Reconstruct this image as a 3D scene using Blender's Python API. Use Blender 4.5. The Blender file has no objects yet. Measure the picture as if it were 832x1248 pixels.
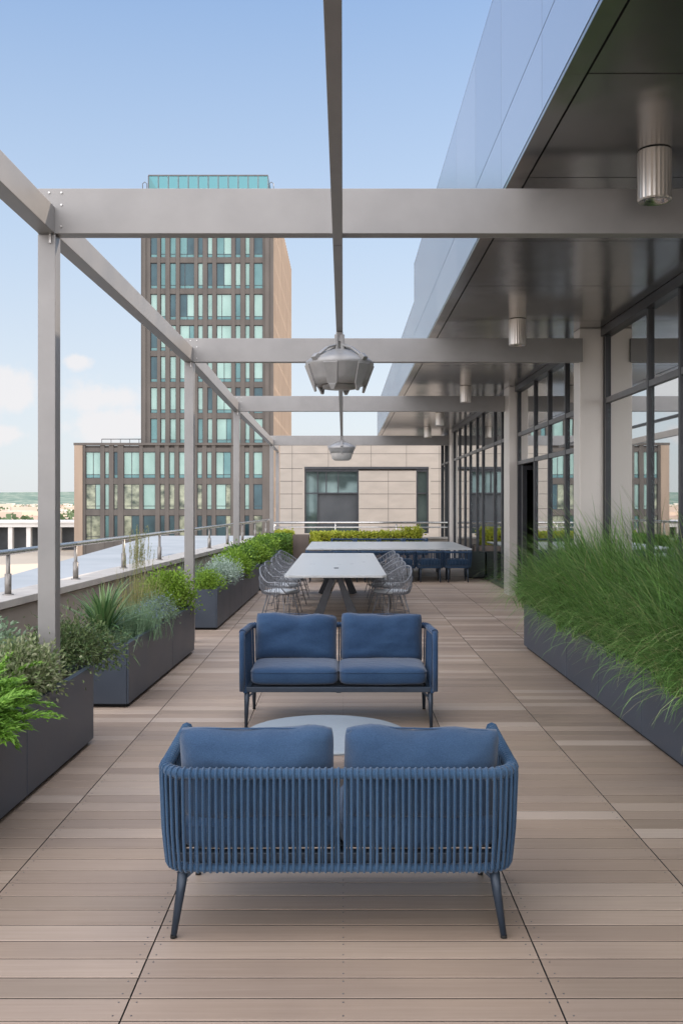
import bpy, math, random
from mathutils import Vector, Matrix, noise
PI = math.pi
R = math.radians
rnd = random.Random(7)
sc = bpy.context.scene
COL = sc.collection
CAMZ = 1.75
F = 1190.0

def at(px, py, Y):
    return Vector(((px - 418) / F * Y, Y, CAMZ + (613 - py) / F * Y))

# ------------------------------------------------------------------ materials
def new_mat(name):
    m = bpy.data.materials.new(name); m.use_nodes = True
    nt = m.node_tree
    b = nt.nodes['Principled BSDF']
    return m, nt, b

def N(nt, t, **kw):
    n = nt.nodes.new(t)
    for k, v in kw.items():
        if k.startswith('i_'):
            n.inputs[k[2:].replace('_', ' ')].default_value = v
        else:
            setattr(n, k, v)
    return n

def ramp(nt, fac, stops):
    r = nt.nodes.new('ShaderNodeValToRGB')
    while len(r.color_ramp.elements) < len(stops):
        r.color_ramp.elements.new(0.5)
    for e, (p, c) in zip(r.color_ramp.elements, stops):
        e.position = p; e.color = (*c, 1)
    nt.links.new(fac, r.inputs['Fac'])
    return r.outputs['Color']

def objco(nt, scale=(1, 1, 1), gen='Object'):
    tc = nt.nodes.new('ShaderNodeTexCoord')
    mp = nt.nodes.new('ShaderNodeMapping')
    mp.inputs['Scale'].default_value = scale
    nt.links.new(tc.outputs[gen], mp.inputs['Vector'])
    return mp.outputs['Vector']

def noisy(name, c1, c2, scale=8, stretch=(1, 1, 1), rough=.6, metal=0, bump=0, bscale=None, spec=.5, rvar=0, detail=5):
    m, nt, b = new_mat(name)
    v = objco(nt, stretch)
    n = N(nt, 'ShaderNodeTexNoise', i_Scale=scale, i_Detail=detail)
    nt.links.new(v, n.inputs['Vector'])
    col = ramp(nt, n.outputs['Fac'], [(.3, c1), (.7, c2)])
    nt.links.new(col, b.inputs['Base Color'])
    b.inputs['Roughness'].default_value = rough
    b.inputs['Metallic'].default_value = metal
    b.inputs['Specular IOR Level'].default_value = spec
    if rvar:
        mr = N(nt, 'ShaderNodeMapRange')
        mr.inputs['To Min'].default_value = rough - rvar
        mr.inputs['To Max'].default_value = rough + rvar
        nt.links.new(n.outputs['Fac'], mr.inputs['Value'])
        nt.links.new(mr.outputs['Result'], b.inputs['Roughness'])
    if bump:
        n2 = N(nt, 'ShaderNodeTexNoise', i_Scale=bscale or scale * 4, i_Detail=3.0)
        nt.links.new(v, n2.inputs['Vector'])
        bp = N(nt, 'ShaderNodeBump', i_Strength=bump, i_Distance=.01)
        nt.links.new(n2.outputs['Fac'], bp.inputs['Height'])
        nt.links.new(bp.outputs['Normal'], b.inputs['Normal'])
    return m

def leafmat(name, cols, rough=.5, trans=.25):
    m, nt, b = new_mat(name)
    g = nt.nodes.new('ShaderNodeNewGeometry')
    k = len(cols)
    c = ramp(nt, g.outputs['Random Per Island'], [(i / (k - 1), cols[i]) for i in range(k)])
    nt.links.new(c, b.inputs['Base Color'])
    b.inputs['Roughness'].default_value = rough
    b.inputs['Specular IOR Level'].default_value = .3
    tr = nt.nodes.new('ShaderNodeBsdfTranslucent')
    nt.links.new(c, tr.inputs['Color'])
    mx = nt.nodes.new('ShaderNodeMixShader'); mx.inputs['Fac'].default_value = trans
    nt.links.new(b.outputs[0], mx.inputs[1]); nt.links.new(tr.outputs[0], mx.inputs[2])
    nt.links.new(mx.outputs[0], nt.nodes['Material Output'].inputs['Surface'])
    return m

M = {}
M['painted_steel'] = noisy('painted_steel', (.225, .217, .211), (.27, .26, .252), 3, rough=.42, metal=.25, bump=.04, bscale=60, rvar=.06)
M['anodised'] = noisy('anodised', (.50, .46, .42), (.60, .55, .50), 2, (1, 1, .3), rough=.28, metal=.75, rvar=.06)
M['pillar_panel'] = noisy('pillar_panel', (.56, .52, .48), (.64, .60, .56), 2, (1, 1, .3), rough=.35, metal=.3, rvar=.05)
M['dark_frame'] = noisy('dark_frame', (.035, .037, .042), (.05, .052, .058), 5, rough=.4, metal=.4)
M['mid_frame'] = noisy('mid_frame', (.10, .10, .105), (.13, .13, .135), 5, rough=.4, metal=.4)
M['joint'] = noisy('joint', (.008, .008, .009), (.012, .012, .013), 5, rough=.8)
M['steel'] = noisy('steel', (.50, .49, .47), (.62, .60, .58), 5, (1, 1, 20), rough=.28, metal=1, rvar=.08)
M['lamp_grey'] = noisy('lamp_grey', (.26, .257, .255), (.32, .315, .31), 9, rough=.45, metal=.3, bump=.1, bscale=50, rvar=.08)
M['lens'] = noisy('lens', (.34, .33, .32), (.40, .39, .37), 9, rough=.3)
M['slate_box'] = noisy('slate_box', (.047, .060, .082), (.062, .077, .102), 2.5, rough=.42, metal=.15, bump=.06, bscale=200, rvar=.07)
M['soil'] = noisy('soil', (.02, .015, .01), (.05, .035, .022), 30, rough=.95, bump=1)
M['frame_navy'] = noisy('frame_navy', (.022, .035, .055), (.030, .045, .068), 15, rough=.4, metal=.2)
M['table_grey'] = noisy('table_grey', (.42, .44, .45), (.48, .50, .505), 6, rough=.3, bump=.03, bscale=300, rvar=.06)
M['table_blue_grey'] = noisy('table_blue_grey', (.27, .31, .345), (.31, .35, .385), 30, rough=.42, bump=.05, bscale=200, rvar=.05)
M['leg_dark'] = noisy('leg_dark', (.04, .042, .05), (.055, .06, .07), 8, rough=.4, metal=.3)
M['wire'] = noisy('wire', (.17, .18, .20), (.25, .26, .285), 20, rough=.4, metal=.2)
M['seat_pad'] = noisy('seat_pad', (.40, .43, .46), (.52, .55, .58), 40, rough=.9)
M['concrete_cap'] = noisy('concrete_cap', (.40, .37, .34), (.50, .47, .43), 4, rough=.7, bump=.1)
M['stone'] = noisy('stone', (.32, .285, .245), (.375, .33, .285), 1.2, (1, 1, 2.5), rough=.85, bump=.2, bscale=20)
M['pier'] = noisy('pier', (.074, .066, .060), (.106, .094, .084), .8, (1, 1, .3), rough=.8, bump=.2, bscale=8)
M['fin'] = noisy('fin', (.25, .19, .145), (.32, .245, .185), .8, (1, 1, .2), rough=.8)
M['roof_pale'] = noisy('roof_pale', (.175, .205, .235), (.225, .255, .29), .35, rough=.7)
M['sand'] = noisy('sand', (.36, .31, .25), (.44, .38, .31), .04, rough=.95, detail=8)
M['white_wall'] = noisy('white_wall', (.62, .60, .57), (.74, .72, .69), .5, rough=.8)
M['dark_void'] = noisy('dark_void', (.03, .035, .04), (.06, .065, .07), .8, rough=.5)
M['room_wall'] = noisy('room_wall', (.22, .20, .18), (.28, .26, .24), .5, rough=.9)
M['room_floor'] = noisy('room_floor', (.10, .09, .08), (.14, .12, .11), 1, rough=.5)
M['brown_box'] = noisy('brown_box', (.10, .08, .07), (.14, .11, .095), 3, rough=.5, metal=.2)
M['green_box'] = noisy('green_box', (.012, .022, .02), (.018, .03, .027), 3, rough=.5)
M['bark'] = noisy('bark', (.07, .05, .03), (.12, .09, .06), 20, rough=.9)
M['post_steel'] = noisy('post_steel', (.20, .185, .17), (.28, .26, .24), 9, rough=.4, metal=.5)
M['rubber'] = noisy('rubber', (.01, .01, .01), (.02, .02, .02), 20, rough=.8)

# parapet panels: beige with warm variation
M['parapet'] = noisy('parapet', (.27, .235, .20), (.34, .30, .265), 1.3, rough=.75, bump=.15, bscale=40)

# fabric
def fabric(name, c1, c2, weave=900, w=.5):
    m, nt, b = new_mat(name)
    v = objco(nt)
    n1 = N(nt, 'ShaderNodeTexNoise', i_Scale=2.5, i_Detail=4.0)
    n2 = N(nt, 'ShaderNodeTexNoise', i_Scale=260.0, i_Detail=2.0)
    for n in (n1, n2): nt.links.new(v, n.inputs['Vector'])
    mt = N(nt, 'ShaderNodeMath', operation='MULTIPLY_ADD'); mt.inputs[1].default_value = .55
    nt.links.new(n2.outputs['Fac'], mt.inputs[0])
    m3 = N(nt, 'ShaderNodeMath', operation='MULTIPLY'); m3.inputs[1].default_value = .45
    nt.links.new(n1.outputs['Fac'], m3.inputs[0]); nt.links.new(m3.outputs[0], mt.inputs[2])
    nt.links.new(ramp(nt, mt.outputs[0], [(.36, c1), (.64, c2)]), b.inputs['Base Color'])
    b.inputs['Roughness'].default_value = .92
    b.inputs['Sheen Weight'].default_value = .25
    b.inputs['Specular IOR Level'].default_value = .2
    nb = N(nt, 'ShaderNodeTexNoise', i_Scale=14.0, i_Detail=3.0)
    nt.links.new(v, nb.inputs['Vector'])
    bp1 = N(nt, 'ShaderNodeBump', i_Strength=.35, i_Distance=.02)
    nt.links.new(nb.outputs['Fac'], bp1.inputs['Height'])
    bp = N(nt, 'ShaderNodeBump', i_Strength=w, i_Distance=.002)
    nt.links.new(n2.outputs['Fac'], bp.inputs['Height']); nt.links.new(bp1.outputs['Normal'], bp.inputs['Normal'])
    nt.links.new(bp.outputs['Normal'], b.inputs['Normal'])
    return m
M['fabric_blue'] = fabric('fabric_blue', (.022, .052, .110), (.044, .088, .162))
M['rope_blue'] = fabric('rope_blue', (.022, .058, .118), (.044, .096, .172), w=1.0)

M['rope_blue_shaded'] = fabric('rope_blue_shaded', (.012, .034, .075), (.026, .062, .12), w=1.0)  # rope blue darkened to paint in the dimmer light at the far table
M['fabric_deep'] = fabric('fabric_deep', (.015, .040, .095), (.033, .074, .148))
# deck boards
def deck_mat():
    m, nt, b = new_mat('deck_boards')
    g = nt.nodes.new('ShaderNodeNewGeometry')
    v = objco(nt, (.7, 26, 26))
    n = N(nt, 'ShaderNodeTexNoise', i_Scale=2.2, i_Detail=7.0, i_Roughness=.65); nt.links.new(v, n.inputs['Vector'])
    v2 = objco(nt, (1, 1, 1))
    n2 = N(nt, 'ShaderNodeTexNoise', i_Scale=.8, i_Detail=5.0); nt.links.new(v2, n2.inputs['Vector'])
    base = ramp(nt, g.outputs['Random Per Island'], [(0, (.285, .222, .173)), (.25, (.36, .275, .214)), (.5, (.31, .238, .188)), (.75, (.40, .312, .248)), (.9, (.43, .345, .28)), (1, (.47, .385, .32))])
    mx = N(nt, 'ShaderNodeMix', data_type='RGBA', blend_type='MULTIPLY'); mx.inputs['Factor'].default_value = 1
    nt.links.new(base, mx.inputs['A'])
    nt.links.new(ramp(nt, n.outputs['Fac'], [(.3, (.90, .88, .86)), (.7, (1.08, 1.08, 1.08))]), mx.inputs['B'])
    mx2 = N(nt, 'ShaderNodeMix', data_type='RGBA', blend_type='MULTIPLY'); mx2.inputs['Factor'].default_value = 1
    nt.links.new(mx.outputs['Result'], mx2.inputs['A'])
    nt.links.new(ramp(nt, n2.outputs['Fac'], [(.3, (.83, .83, .85)), (.7, (1.10, 1.09, 1.07))]), mx2.inputs['B'])
    nt.links.new(mx2.outputs['Result'], b.inputs['Base Color'])
    mr = N(nt, 'ShaderNodeMapRange'); mr.inputs['To Min'].default_value = .42; mr.inputs['To Max'].default_value = .68
    nt.links.new(n2.outputs['Fac'], mr.inputs['Value']); nt.links.new(mr.outputs['Result'], b.inputs['Roughness'])
    bp = N(nt, 'ShaderNodeBump', i_Strength=.25, i_Distance=.003)
    nt.links.new(n.outputs['Fac'], bp.inputs['Height']); nt.links.new(bp.outputs['Normal'], b.inputs['Normal'])
    return m
M['deck'] = deck_mat()

# soffit: satin bronze-grey metal with gentle ripples
def soffit_mat():
    m, nt, b = new_mat('soffit_metal')
    v = objco(nt)
    n = N(nt, 'ShaderNodeTexNoise', i_Scale=1.6, i_Detail=2.0); nt.links.new(v, n.inputs['Vector'])
    b.inputs['Base Color'].default_value = (.285, .28, .278, 1)
    b.inputs['Metallic'].default_value = .85
    b.inputs['Roughness'].default_value = .19
    bp = N(nt, 'ShaderNodeBump', i_Strength=.38, i_Distance=.02)
    nt.links.new(n.outputs['Fac'], bp.inputs['Height']); nt.links.new(bp.outputs['Normal'], b.inputs['Normal'])
    return m
M['soffit'] = soffit_mat()

def facade_mat():
    m, nt, b = new_mat('mirror_panel')
    v = objco(nt)
    n = N(nt, 'ShaderNodeTexNoise', i_Scale=.9, i_Detail=2.0); nt.links.new(v, n.inputs['Vector'])
    g = nt.nodes.new('ShaderNodeNewGeometry')
    nt.links.new(ramp(nt, g.outputs['Random Per Island'], [(0, (.40, .475, .60)), (1, (.46, .53, .65))]), b.inputs['Base Color'])
    b.inputs['Metallic'].default_value = .6
    b.inputs['Roughness'].default_value = .26
    bp = N(nt, 'ShaderNodeBump', i_Strength=.12, i_Distance=.02)
    nt.links.new(n.outputs['Fac'], bp.inputs['Height']); nt.links.new(bp.outputs['Normal'], b.inputs['Normal'])
    return m
M['mirror_panel'] = facade_mat()

def glass_mat(name, refl=.5, tint=(.55, .62, .62), rc=(.86, .88, .88), wav=.03):
    m = bpy.data.materials.new(name); m.use_nodes = True
    nt = m.node_tree; nt.nodes.remove(nt.nodes['Principled BSDF'])
    out = nt.nodes['Material Output']
    gl = N(nt, 'ShaderNodeBsdfGlossy'); gl.inputs['Roughness'].default_value = .012; gl.inputs['Color'].default_value = (*rc, 1)
    tr = N(nt, 'ShaderNodeBsdfTransparent'); tr.inputs['Color'].default_value = (*tint, 1)
    mx = N(nt, 'ShaderNodeMixShader')
    lw = N(nt, 'ShaderNodeLayerWeight'); lw.inputs['Blend'].default_value = .35
    mr = N(nt, 'ShaderNodeMapRange'); mr.inputs['To Min'].default_value = refl; mr.inputs['To Max'].default_value = .95
    nt.links.new(lw.outputs['Fresnel'], mr.inputs['Value'])
    nt.links.new(mr.outputs['Result'], mx.inputs['Fac'])
    nt.links.new(tr.outputs[0], mx.inputs[1]); nt.links.new(gl.outputs[0], mx.inputs[2])
    nt.links.new(mx.outputs[0], out.inputs['Surface'])
    v = objco(nt)
    n = N(nt, 'ShaderNodeTexNoise', i_Scale=.8, i_Detail=1.0); nt.links.new(v, n.inputs['Vector'])
    bp = N(nt, 'ShaderNodeBump', i_Strength=wav, i_Distance=.02)
    nt.links.new(n.outputs['Fac'], bp.inputs['Height']); nt.links.new(bp.outputs['Normal'], gl.inputs['Normal'])
    return m
M['glazing'] = glass_mat('glazing', .66, rc=(.93, .95, .95))
M['clear_glass'] = glass_mat('clear_glass', .05, (.93, .96, .96))
M['crown_glass'] = glass_mat('crown_glass', .12, (.30, .58, .58), (.45, .7, .7))

def pane(name, c1, c2, rough=.08, metal=.35, scale=.6):
    return noisy(name, c1, c2, scale, (1, 1, .6), rough=rough, metal=metal)
M['pane_light'] = pane('pane_light', (.18, .29, .26), (.26, .385, .35), .2, .2)
M['pane_teal'] = pane('pane_teal', (.06, .135, .14), (.10, .20, .20), .12, .4)
M['pane_dark'] = pane('pane_dark', (.018, .042, .052), (.04, .085, .10), .1, .35)
M['pane_city_reflection'] = noisy('pane_city_reflection', (.025, .04, .03), (.34, .36, .26), 1.1, (1, 1, 1.2), rough=.12, metal=.3, detail=9)  # reflection of the town painted in as mottled colour
M['pane_back'] = noisy('pane_back', (.06, .09, .09), (.15, .20, .19), .9, rough=.05, metal=.6)

M['grass_blade'] = leafmat('grass_blade', [(.05, .12, .03), (.13, .26, .06), (.20, .37, .095), (.09, .20, .06), (.30, .50, .15), (.20, .38, .10), (.55, .50, .28)], .4, .25)
M['fern_bright'] = leafmat('fern_bright', [(.13, .27, .03), (.22, .42, .06), (.17, .34, .045), (.32, .52, .10)], .5, .35)
M['variegated'] = leafmat('variegated', [(.12, .18, .06), (.22, .27, .12), (.34, .35, .22), (.10, .16, .06)], .6, .2)
M['juniper'] = leafmat('juniper', [(.045, .085, .03), (.09, .15, .05), (.17, .22, .09), (.08, .10, .05)], .6, .15)
M['cordyline'] = leafmat('cordyline', [(.05, .12, .04), (.10, .20, .07), (.20, .29, .12), (.07, .15, .05)], .4, .2)
M['blue_grass'] = leafmat('blue_grass', [(.10, .18, .09), (.16, .26, .15), (.22, .32, .19)], .6, .2)
M['reed'] = leafmat('reed', [(.30, .27, .11), (.20, .25, .08), (.42, .34, .18), (.26, .30, .10)], .6, .3)
M['sage'] = leafmat('sage', [(.13, .20, .12), (.22, .30, .20), (.17, .25, .14)], .7, .2)
M['petal_blue'] = leafmat('petal_blue', [(.22, .28, .52), (.35, .40, .65), (.28, .33, .6)], .6, .3)
M['bush_lime'] = leafmat('bush_lime', [(.10, .19, .02), (.19, .32, .035), (.26, .40, .05), (.14, .24, .03)], .5, .3)
M['bush_green'] = leafmat('bush_green', [(.05, .12, .02), (.10, .20, .03), (.16, .28, .045), (.07, .15, .02)], .5, .3)
M['silver'] = leafmat('silver', [(.24, .33, .26), (.34, .43, .36), (.42, .50, .43), (.18, .27, .18)], .7, .2)
M['hedge_yellow'] = leafmat('hedge_yellow', [(.26, .33, .03), (.42, .46, .05), (.55, .55, .09), (.32, .38, .04)], .5, .35)  # leaf colours brightened to stand in for sun the soffit blocks
M['far_leaf'] = leafmat('far_leaf', [(.08, .12, .06), (.13, .18, .09), (.10, .15, .08)], .8, .1)

def hill_mat():
    m, nt, b = new_mat('hill_haze')
    v = objco(nt, (.012, .006, .05))
    n = N(nt, 'ShaderNodeTexNoise', i_Scale=2.5, i_Detail=12.0, i_Roughness=.7); nt.links.new(v, n.inputs['Vector'])
    nt.links.new(ramp(nt, n.outputs['Fac'], [(.35, (.09, .14, .125)), (.52, (.15, .20, .175)), (.63, (.24, .27, .235)), (.72, (.40, .40, .36))]), b.inputs['Base Color'])
    b.inputs['Roughness'].default_value = 1; b.inputs['Specular IOR Level'].default_value = 0
    return m
M['hill'] = hill_mat()
M['town_a'] = leafmat('town_a', [(.55, .48, .40), (.70, .66, .60), (.40, .25, .18), (.6, .52, .43), (.35, .33, .31)], .9, 0)

# ------------------------------------------------------------------ mesh builder
class MB:
    def __init__(s): s.v = []; s.f = []; s.m = []; s.sm = []
    def add(s, vs, fs, mi=0, smooth=False):
        o = len(s.v); s.v.extend([tuple(v) for v in vs])
        for f in fs:
            s.f.append([i + o for i in f]); s.m.append(mi); s.sm.append(smooth)
        return s
    def box(s, x0, x1, y0, y1, z0, z1, mi=0, T=None, mtop=None):
        vs = [Vector(p) for p in ((x0,y0,z0),(x1,y0,z0),(x1,y1,z0),(x0,y1,z0),(x0,y0,z1),(x1,y0,z1),(x1,y1,z1),(x0,y1,z1))]
        if T: vs = [T @ v for v in vs]
        return s.add(vs, [(3,2,1,0),(4,5,6,7),(0,1,5,4),(1,2,6,5),(2,3,7,6),(3,0,4,7)], mi)
    def board(s, x0, x1, y0, y1, z0, z1):
        c = .003
        vs = [(x0,y0,z0),(x1,y0,z0),(x1,y1,z0),(x0,y1,z0),(x0,y0,z1-c*.6),(x1,y0,z1-c*.6),(x1,y1,z1-c*.6),(x0,y1,z1-c*.6),(x0+c*.5,y0+c,z1),(x1-c*.5,y0+c,z1),(x1-c*.5,y1-c,z1),(x0+c*.5,y1-c,z1)]
        s.add(vs, [(8,9,10,11),(4,5,9,8),(6,7,11,10)], 0)
        s.add(vs[:8], [(0,1,5,4),(1,2,6,5),(2,3,7,6),(3,0,4,7)], 1)  # near-black sides paint shade into the gaps between boards
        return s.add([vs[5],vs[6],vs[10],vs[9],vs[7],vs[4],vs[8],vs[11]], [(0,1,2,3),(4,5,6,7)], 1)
    def beam(s, a, b, w, h, mi=0, up=Vector((0,0,1)), w2=None, h2=None):
        a = Vector(a); b = Vector(b); d = (b - a).normalized()
        sx = d.cross(up).normalized(); sy = sx.cross(d).normalized()
        w2 = w if w2 is None else w2; h2 = h if h2 is None else h2
        vs = []
        for p, ww, hh in ((a, w, h), (b, w2, h2)):
            for i, j in ((-1,-1),(1,-1),(1,1),(-1,1)):
                vs.append(p + sx * i * ww / 2 + sy * j * hh / 2)
        return s.add(vs, [(3,2,1,0),(4,5,6,7),(0,1,5,4),(1,2,6,5),(2,3,7,6),(3,0,4,7)], mi)
    def tube(s, pts, r, n=8, mi=0, closed=False, cap=True):
        pts = [Vector(p) for p in pts]; k = len(pts)
        rs = r if isinstance(r, (list, tuple)) else [r] * k
        vs = []; prev = None
        for i, p in enumerate(pts):
            if closed: t = pts[(i+1) % k] - pts[i-1]
            else: t = pts[min(i+1, k-1)] - pts[max(i-1, 0)]
            t.normalize()
            if prev is None:
                ref = Vector((0,0,1)) if abs(t.z) < .9 else Vector((1,0,0))
                u = t.cross(ref).normalized()
            else:
                u = (prev - t * prev.dot(t)).normalized()
            prev = u; w = t.cross(u)
            for j in range(n):
                a = 2 * PI * j / n
                vs.append(p + (u * math.cos(a) + w * math.sin(a)) * rs[i])
        fs = []
        for i in range(k if closed else k - 1):
            i2 = (i + 1) % k
            for j in range(n):
                j2 = (j + 1) % n
                fs.append((i*n+j, i*n+j2, i2*n+j2, i2*n+j))
        s.add(vs, fs, mi, True)
        if cap and not closed:
            o = len(s.v) - len(vs)
            s.f.append([o + j for j in range(n)][::-1]); s.m.append(mi); s.sm.append(False)
            s.f.append([o + (k-1)*n + j for j in range(n)]); s.m.append(mi); s.sm.append(False)
        return s
    def lathe(s, prof, n=32, c=(0,0,0), mi=0, smooth=True):
        vs = []; fs = []
        for (r, z) in prof:
            for j in range(n):
                a = 2*PI*j/n
                vs.append((c[0] + r*math.cos(a), c[1] + r*math.sin(a), c[2] + z))
        for i in range(len(prof)-1):
            for j in range(n):
                j2 = (j+1) % n
                fs.append((i*n+j, i*n+j2, (i+1)*n+j2, (i+1)*n+j))
        return s.add(vs, fs, mi, smooth)
    def build(s, name, mats, parent=None, bevel=0, loc=None):
        me = bpy.data.meshes.new(name)
        me.from_pydata(s.v, [], s.f)
        if not isinstance(mats, (list, tuple)): mats = [mats]
        for m in mats: me.materials.append(m)
        me.polygons.foreach_set('material_index', s.m)
        me.polygons.foreach_set('use_smooth', s.sm)
        me.update()
        o = bpy.data.objects.new(name, me); COL.objects.link(o)
        if parent is not None: o.parent = parent
        if loc: o.location = loc
        if bevel:
            bm = o.modifiers.new('bevel', 'BEVEL'); bm.width = bevel; bm.segments = 2
            bm.limit_method = 'ANGLE'; bm.angle_limit = R(50)
        return o

def tag(o, label=None, cat=None, group=None, kind=None):
    if label: o['label'] = label
    if cat: o['category'] = cat
    if group: o['group'] = group
    if kind: o['kind'] = kind
    return o

def thing(name, label, cat, loc=(0,0,0), rz=0, group=None):
    o = bpy.data.objects.new(name, None); COL.objects.link(o)
    o.location = loc; o.rotation_euler = (0, 0, rz)
    return tag(o, label, cat, group)

def copy_tree(o, parent=None):
    c = o.copy(); COL.objects.link(c)
    if parent is not None: c.parent = parent
    for ch in list(o.children): copy_tree(ch, c)
    return c

# ------------------------------------------------------------------ camera, world, sun
cam = bpy.data.cameras.new('camera'); co = bpy.data.objects.new('camera', cam); COL.objects.link(co)
co.location = (0, 0, CAMZ); co.rotation_euler = (R(90), 0, 0)
cam.sensor_fit = 'VERTICAL'; cam.sensor_height = 36; cam.lens = 1190 / 1248 * 36
cam.shift_x = -2 / 1248; cam.shift_y = -11 / 1248
cam.clip_start = .1; cam.clip_end = 20000
sc.camera = co
sc.view_settings.view_transform = 'Standard'; sc.view_settings.look = 'None'
sc.view_settings.exposure = 0; sc.view_settings.gamma = 1
sc.cycles.max_bounces = 10; sc.cycles.transparent_max_bounces = 12

SUN_EL, SUN_ROT = R(37), R(57)
sd = Vector((math.sin(SUN_ROT) * math.cos(SUN_EL), math.cos(SUN_ROT) * math.cos(SUN_EL), math.sin(SUN_EL)))
sl = bpy.data.lights.new('sun', 'SUN'); sl.energy = 5.0; sl.angle = R(.53); sl.color = (1, .84, .68)
so = bpy.data.objects.new('sun', sl); COL.objects.link(so); so.location = sd * 50
so.rotation_euler = (-sd).to_track_quat('-Z', 'Y').to_euler()

def world():
    w = bpy.data.worlds.new('World'); sc.world = w; w.use_nodes = True
    nt = w.node_tree; L = nt.links.new
    bg = nt.nodes['Background']; out = nt.nodes['World Output']
    sky = N(nt, 'ShaderNodeTexSky', sky_type='NISHITA', sun_disc=False)
    sky.sun_elevation = SUN_EL; sky.sun_rotation = SUN_ROT; sky.air_density = 1.0; sky.dust_density = 1.2; sky.ozone_density = 2.0
    bg.inputs['Strength'].default_value = .15
    L(sky.outputs[0], bg.inputs['Color'])
    tc = N(nt, 'ShaderNodeTexCoord')
    sep = N(nt, 'ShaderNodeSeparateXYZ'); L(tc.outputs['Generated'], sep.inputs[0])
    def mth(op, a, b=None, c=None, clamp=False):
        n = N(nt, 'ShaderNodeMath', operation=op, use_clamp=clamp)
        for i, x in enumerate((a, b, c)):
            if x is None: continue
            if isinstance(x, (int, float)): n.inputs[i].default_value = x
            else: L(x, n.inputs[i])
        return n.outputs[0]
    def sstep(v, a, b):
        n = N(nt, 'ShaderNodeMapRange', interpolation_type='SMOOTHSTEP')
        L(v, n.inputs['Value']); n.inputs['From Min'].default_value = a; n.inputs['From Max'].default_value = b
        return n.outputs['Result']
    X, Y, Z = sep.outputs
    # haze: pale towards the horizon
    hz = .86
    zr = ramp(nt, Z, [(.0, (.84, .88, .91)), (.10, (.79, .865, .94)), (.26, (.58, .725, .92)), (.46, (.33, .50, .80)), (1, (.22, .38, .72))])
    bh = N(nt, 'ShaderNodeBackground'); L(zr, bh.inputs['Color']); bh.inputs['Strength'].default_value = 1.0
    mh = N(nt, 'ShaderNodeMixShader'); mh.inputs[0].default_value = hz; L(bg.outputs[0], mh.inputs[1]); L(bh.outputs[0], mh.inputs[2])
    # placed cumulus low in the west
    yy = mth('MAXIMUM', Y, .05)
    u = mth('DIVIDE', X, yy); v = mth('DIVIDE', Z, yy)
    cn = N(nt, 'ShaderNodeTexNoise', i_Scale=22.0, i_Detail=9.0, i_Roughness=.62); L(tc.outputs['Generated'], cn.inputs['Vector'])
    fld = None
    for px, py, a, b in ((8, 472, 46, 36), (130, 484, 78, 26), (93, 441, 22, 12), (12, 530, 36, 14), (150, 515, 80, 30), (-90, 500, 90, 50)):
        du = mth('DIVIDE', mth('SUBTRACT', u, (px - 418) / F), a / F)
        dv = mth('DIVIDE', mth('SUBTRACT', v, (613 - py) / F), b / F)
        f = mth('SUBTRACT', 1.0, mth('SQRT', mth('ADD', mth('MULTIPLY', du, du), mth('MULTIPLY', dv, dv))))
        fld = f if fld is None else mth('MAXIMUM', fld, f)
    cl = sstep(mth('ADD', fld, mth('MULTIPLY', mth('SUBTRACT', cn.outputs['Fac'], .5), 2.6)), .0, .7)
    cl = mth('MULTIPLY', cl, sstep(Y, .1, .3)); cl = mth('MULTIPLY', cl, .85)
    bc = N(nt, 'ShaderNodeBackground'); bc.inputs['Color'].default_value = (.93, .91, .92, 1); bc.inputs['Strength'].default_value = .97
    mc = N(nt, 'ShaderNodeMixShader'); L(cl, mc.inputs[0]); L(mh.outputs[0], mc.inputs[1]); L(bc.outputs[0], mc.inputs[2])
    # added fill light: unseen bright cloud behind and above the viewer
    bn = N(nt, 'ShaderNodeTexNoise', i_Scale=1.6, i_Detail=5.0); L(tc.outputs['Generated'], bn.inputs['Vector'])
    bk = sstep(mth('ADD', mth('ADD', mth('MULTIPLY', Y, -1.0), mth('MULTIPLY', Z, .6)), mth('MULTIPLY', mth('SUBTRACT', bn.outputs['Fac'], .5), .5)), .0, .5)
    bb = N(nt, 'ShaderNodeBackground'); bb.inputs['Color'].default_value = (.97, .96, 1.0, 1); bb.inputs['Strength'].default_value = 3.1
    mb = N(nt, 'ShaderNodeMixShader'); L(bk, mb.inputs[0]); L(mc.outputs[0], mb.inputs[1]); L(bb.outputs[0], mb.inputs[2])
    L(mb.outputs[0], out.inputs['Surface'])
world()

# ------------------------------------------------------------------ setting
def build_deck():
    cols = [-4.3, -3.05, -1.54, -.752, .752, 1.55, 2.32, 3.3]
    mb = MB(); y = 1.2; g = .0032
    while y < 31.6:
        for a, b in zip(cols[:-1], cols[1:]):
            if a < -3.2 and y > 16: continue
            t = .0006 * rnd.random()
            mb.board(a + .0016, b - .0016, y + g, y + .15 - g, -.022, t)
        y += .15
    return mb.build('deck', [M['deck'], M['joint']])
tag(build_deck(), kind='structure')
mb = MB(); mb.box(-5.2, 3.3, -1, 32, -.4, -.026)
tag(mb.build('deck_base', M['joint']), kind='structure')
# screws in two lines per board near the front
mb = MB(); y = 1.2
while y < 9:
    for x in (-.722, 0, .722, -.785, 1.52, .785, -1.51):
        for dy in (.03, .12):
            mb.lathe([(.0, .0015), (.0035, .0015), (.0035, 0)], 6, (x, y + dy, .0003))
    y += .15
tag(mb.build('deck_screws', M['mid_frame']), kind='structure')

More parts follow.
